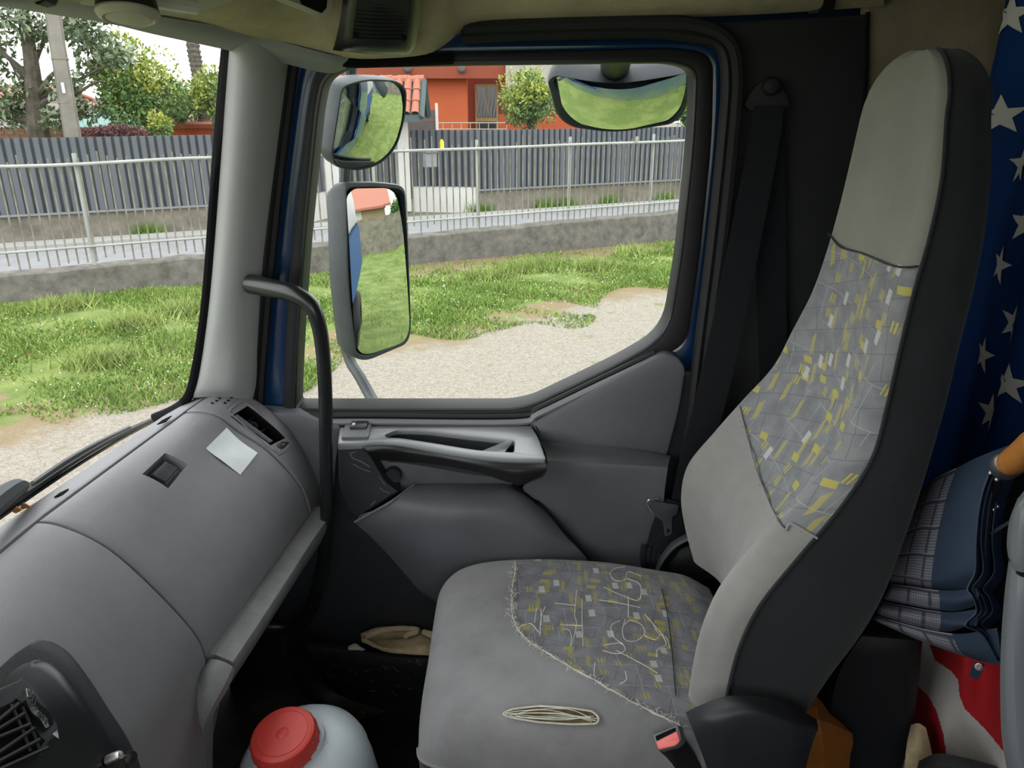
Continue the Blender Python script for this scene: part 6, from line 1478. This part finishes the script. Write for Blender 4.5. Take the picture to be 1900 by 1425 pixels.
fold2 = [[(1636, 1116, .96), (1680, 1124, .92), (1724, 1132, .885), (1768, 1136, .85), (1815, 1130, .82)], [(1630, 1128, .945), (1678, 1140, .90), (1724, 1150, .868), (1766, 1158, .835), (1812, 1160, .805)], [(1628, 1140, .955), (1676, 1156, .915), (1722, 1168, .885), (1762, 1172, .855), (1800, 1160, .83)]]
fab('lower_panel', fold2, ('plaid', 'navy'), 15)
fold3 = [[(1626, 1142, .95), (1680, 1158, .905), (1730, 1170, .87), (1785, 1176, .835), (1850, 1165, .80)], [(1622, 1150, .94), (1690, 1176, .895), (1745, 1196, .862), (1798, 1210, .83), (1856, 1206, .795)], [(1640, 1160, .96), (1700, 1186, .915), (1760, 1208, .875), (1815, 1226, .835), (1858, 1234, .80)]]
fab('bottom_panel', fold3, ('plaid', 'navy'), 16)
for k_, (dx, dd) in enumerate(((0, 0), (9, .006), (18, .014), (30, .022))):
    P_ = [(1872+dx*.4, 832, .838+dd), (1840+dx, 872, .835+dd), (1820+dx, 930, .83+dd), (1812+dx, 1000, .823+dd), (1810+dx+(6 if k_ % 2 else 0), 1060, .817+dd), (1796+dx, 1092, .815+dd), (1806+dx, 1108, .808+dd), (1812+dx, 1136, .806+dd), (1792+dx, 1160, .803+dd), (1822+dx, 1176, .80+dd), (1852+dx*.3, 1226, .796+dd)]
    Q_ = [(a+16, b+6, c_+.03) for a, b, c_ in P_]
    obj('hem_fold', g_grid([plY(P_), plY(Q_)], 5, 3, th=.0015), M['navy'], um, ang=80)
obj('dark_inside', g_grid([plY([(1880, 850, .90), (1855, 930, .89), (1840, 1040, .88), (1850, 1180, .87), (1858, 1228, .86)]), plY([(1925, 850, .90), (1925, 930, .89), (1925, 1040, .88), (1925, 1180, .87), (1925, 1228, .86)])], 4, 3, th=.01), M['seam'], um)
hA, hB = PY(1852, 872, .835), PY(1960, 812, .70)
obj('shaft', g_tube([PY(1800, 1100, .95), hA+(hB-hA)*.05], .0045, 8), M['blackgloss'], um)
dh = (hB-hA)/np.linalg.norm(hB-hA)
obj('collar', g_lathe([(.0125, .0), (.0165, .004), (.0165, .022), (.014, .026)], hA+dh*.018, dh, 20), M['metal'], um)
obj('handle', g_tube([hA+dh*.040, hA+dh*.075, hB, hB+np.array([.05, -.05, -.01])], [.0145, .0165, .0165, .016], 16, k=4), M['wood'], um)
for i in range(7):
    a = i*2*math.pi/7; obj('rib_tip', g_lathe([(.0, 0), (.0026, .001), (.0026, .005), (0, .006)], hA+dh*(.012)+np.array([.014*math.cos(a), .0, .016*math.sin(a)]), dh, 8), M['metal'], um)
for px, py in ((1842, 944), (1848, 938)): obj('rib_pin', g_lathe([(0, 0), (.0022, .001), (.0022, .006), (0, .007)], PY(px, py, .86), (-.3, -.9, .2), 8), M['metal'], um)
obj('strut', g_tube(plY([(1838, 990, .85), (1900, 952, .84)]), .0022, 6), M['mirhouse'], um)
tab = obj('tie_tab', g_grid([plY([(1808, 1228, .826), (1828, 1232, .824)]), plY([(1803, 1242, .822), (1822, 1246, .82)]), plY([(1798, 1256, .822), (1815, 1261, .82)])], 3, 3, th=.002), M['navy'], um)
obj('snap', g_lathe([(.0055, 0), (.005, .002), (.002, .0025), (0, .002)], PY(1815, 1237, .818), (-.2, -.8, .5), 14), M['metal'], tab)

# driver's seat edge at the right of the frame
ds = thing('driver_chair', 'smooth grey plastic shell of the driver seat at the right frame edge', 'seat', (.40, .45, -1.31))
sh_ = [[(1888, 925, .62), (1915, 905, .60), (2020, 900, .58)], [(1873, 965, .615), (1895, 945, .585), (2020, 940, .56)], [(1868, 1010, .61), (1888, 1030, .575), (2020, 1030, .55)], [(1872, 1040, .61), (1895, 1062, .572), (2020, 1070, .55)]]
deep = lambda r: plY(r) + [plY(r)[-1] + np.array([.006, -.22, 0]), plY(r)[-1] + np.array([.0, -.46, 0])]
obj('shell_cap', g_grid([deep(r) for r in sh_], 5, 5, th=.02), M['drvgrey'], ds)
sh2 = [[(1873, 1030, .62), (1890, 1050, .585), (2020, 1060, .56)], [(1864, 1100, .61), (1886, 1110, .575), (2020, 1110, .55)], [(1857, 1200, .60), (1882, 1210, .565), (2020, 1210, .54)], [(1856, 1300, .595), (1884, 1310, .56), (2020, 1310, .535)], [(1860, 1380, .59), (1890, 1390, .555), (2020, 1390, .53)], [(1876, 1470, .585), (1905, 1475, .55), (2020, 1475, .525)], [(1890, 1600, .58), (1915, 1600, .545), (2020, 1600, .52)]]
obj('shell_side', g_grid([deep(r) for r in sh2], 5, 5, th=.02), M['drvgrey'], ds)
obj('shell_joint', g_tube(plY([(1874, 1034, .611), (1888, 1056, .582), (1905, 1068, .57), (2010, 1072, .552)]), .0022, 6, k=4), M['seam'], ds)

# ================================================================== LOOSE THINGS LOW DOWN
jc = thing('jerry_can', 'milky white plastic canister with a red screw cap on the cab floor', 'canister', (-.345, .92, -1.31))
cb = PZ(530, 1376, -.918); ax = np.array([-.10, -.17, .98]); ax /= np.linalg.norm(ax)
obj('body', g_lathe([(.06, -.40), (.098, -.385), (.105, -.36), (.105, -.10), (.103, -.075), (.100, -.07), (.103, -.062), (.098, -.045), (.082, -.024), (.062, -.012), (.046, -.008), (.044, 0)], cb+ax*(-.004)+np.array([.012, .006, 0]), ax, 40), M['can'], jc)
cp = obj('screw_cap', g_lathe([(.0475, -.012), (.050, -.010), (.050, .014), (.0475, .019), (.044, .0205), (.0395, .0205), (.039, .0195), (.0383, .0195), (.0378, .0205), (.010, .0205), (.0095, .0198), (.0085, .0205), (0, .0206)], cb, ax, 48), M['red'], jc)
xx = np.cross(ax, [0, 1., 0]); xx /= np.linalg.norm(xx); yy = np.cross(ax, xx)
for i in range(22):
    a = 2*math.pi*i/22; r_ = math.cos(a)*xx + math.sin(a)*yy
    obj('cap_rib', g_tube([cb+r_*.0495-ax*.010, cb+r_*.0495+ax*.012], .0022, 5), M['red'], cp)
obj('cap_strap', g_tube([cb+xx*-.05-ax*.01+yy*.0, cb-xx*.07-ax*.03-yy*.01, cb-xx*.09-ax*.08-yy*.02, cb-xx*.10-ax*.14], .004, 6, k=4), M['can'], jc)
rg = thing('rag', 'crumpled tan cloth rag lying in the door tray', 'rag', tuple(float(q) for q in PY(740, 1205, 1.37)))
rr_ = [[(669, 1176, 1.40), (700, 1164, 1.42), (745, 1162, 1.43), (780, 1168, 1.43), (806, 1178, 1.42), (822, 1184, 1.41)],
       [(672, 1184, 1.375), (700, 1180, 1.395), (740, 1183, 1.40), (775, 1174, 1.40), (808, 1184, 1.395), (826, 1190, 1.39)],
       [(684, 1188, 1.36), (705, 1192, 1.37), (742, 1188, 1.375), (780, 1186, 1.375), (800, 1192, 1.37), (826, 1194, 1.37)],
       [(700, 1200, 1.345), (725, 1203, 1.345), (760, 1204, 1.345), (790, 1200, 1.345), (806, 1200, 1.35), (826, 1200, 1.355)],
       [(706, 1207, 1.345), (730, 1212, 1.34), (765, 1214, 1.335), (796, 1216, 1.335), (808, 1213, 1.345), (824, 1210, 1.35)]]
obj('cloth_fold', g_grid([plY(r) for r in rr_], 6, 6, th=.008), M['cloth'], rg)
obj('rolled_edge', g_tube(plY([(676, 1181, 1.37), (705, 1171, 1.39), (745, 1166, 1.395), (775, 1170, 1.39), (756, 1178, 1.38), (752, 1184, 1.375)]), [.008, .007, .006, .007, .006, .005], 8, k=5), M['cloth'], rg)
obj('frayed_end', g_tube(plY([(784, 1172, 1.385), (800, 1178, 1.38), (814, 1184, 1.375), (806, 1192, 1.36)]), [.006, .008, .008, .005], 8, k=4), M['cloth'], rg)
ts_ = thing('tissue', 'small white crumpled tissue scrap in the door tray, left of the rag', 'tissue', tuple(float(q) for q in PY(660, 1202, 1.37)))
obj('scrap', g_grid([plY([(641, 1204, 1.38), (650, 1197, 1.385), (660, 1194, 1.385), (670, 1200, 1.38)]), plY([(643, 1205, 1.37), (652, 1200, 1.368), (662, 1198, 1.37), (676, 1204, 1.37)]), plY([(642, 1206, 1.365), (655, 1205, 1.36), (668, 1205, 1.36), (678, 1206, 1.365)])], 4, 4, th=.003), M['white'], ts_)
# straw bits on the step and floor
ss = random.Random(9); g_ = []
for i in range(46):
    px, py = ss.uniform(600, 800), ss.uniform(1215, 1330); c = PY(px, py, 1.335 - max(0, py-1300)*.002) + np.array([0, -.01, 0]); dv = np.array([ss.uniform(-1, 1), ss.uniform(-.3, .3), ss.uniform(-.6, .6)])*ss.uniform(.004, .012)
    g_.append(g_tube([c-dv, c+np.array([0, 0, .001]), c+dv], .0004, 4))
o = obj('straw_bits', join(*g_), M['straw']); props(o, 'scattered straw bits and hairs on the door step', 'straw', kind='stuff')
q = PY(535, 1086, 1.255); obj_ = obj('seed_husk', g_tube([q+np.array([-.004, 0, .004]), q, q+np.array([.003, 0, -.003])], .0012, 5), M['thread']); props(obj_, 'tiny pale husk stuck to the dashboard ledge', 'husk')
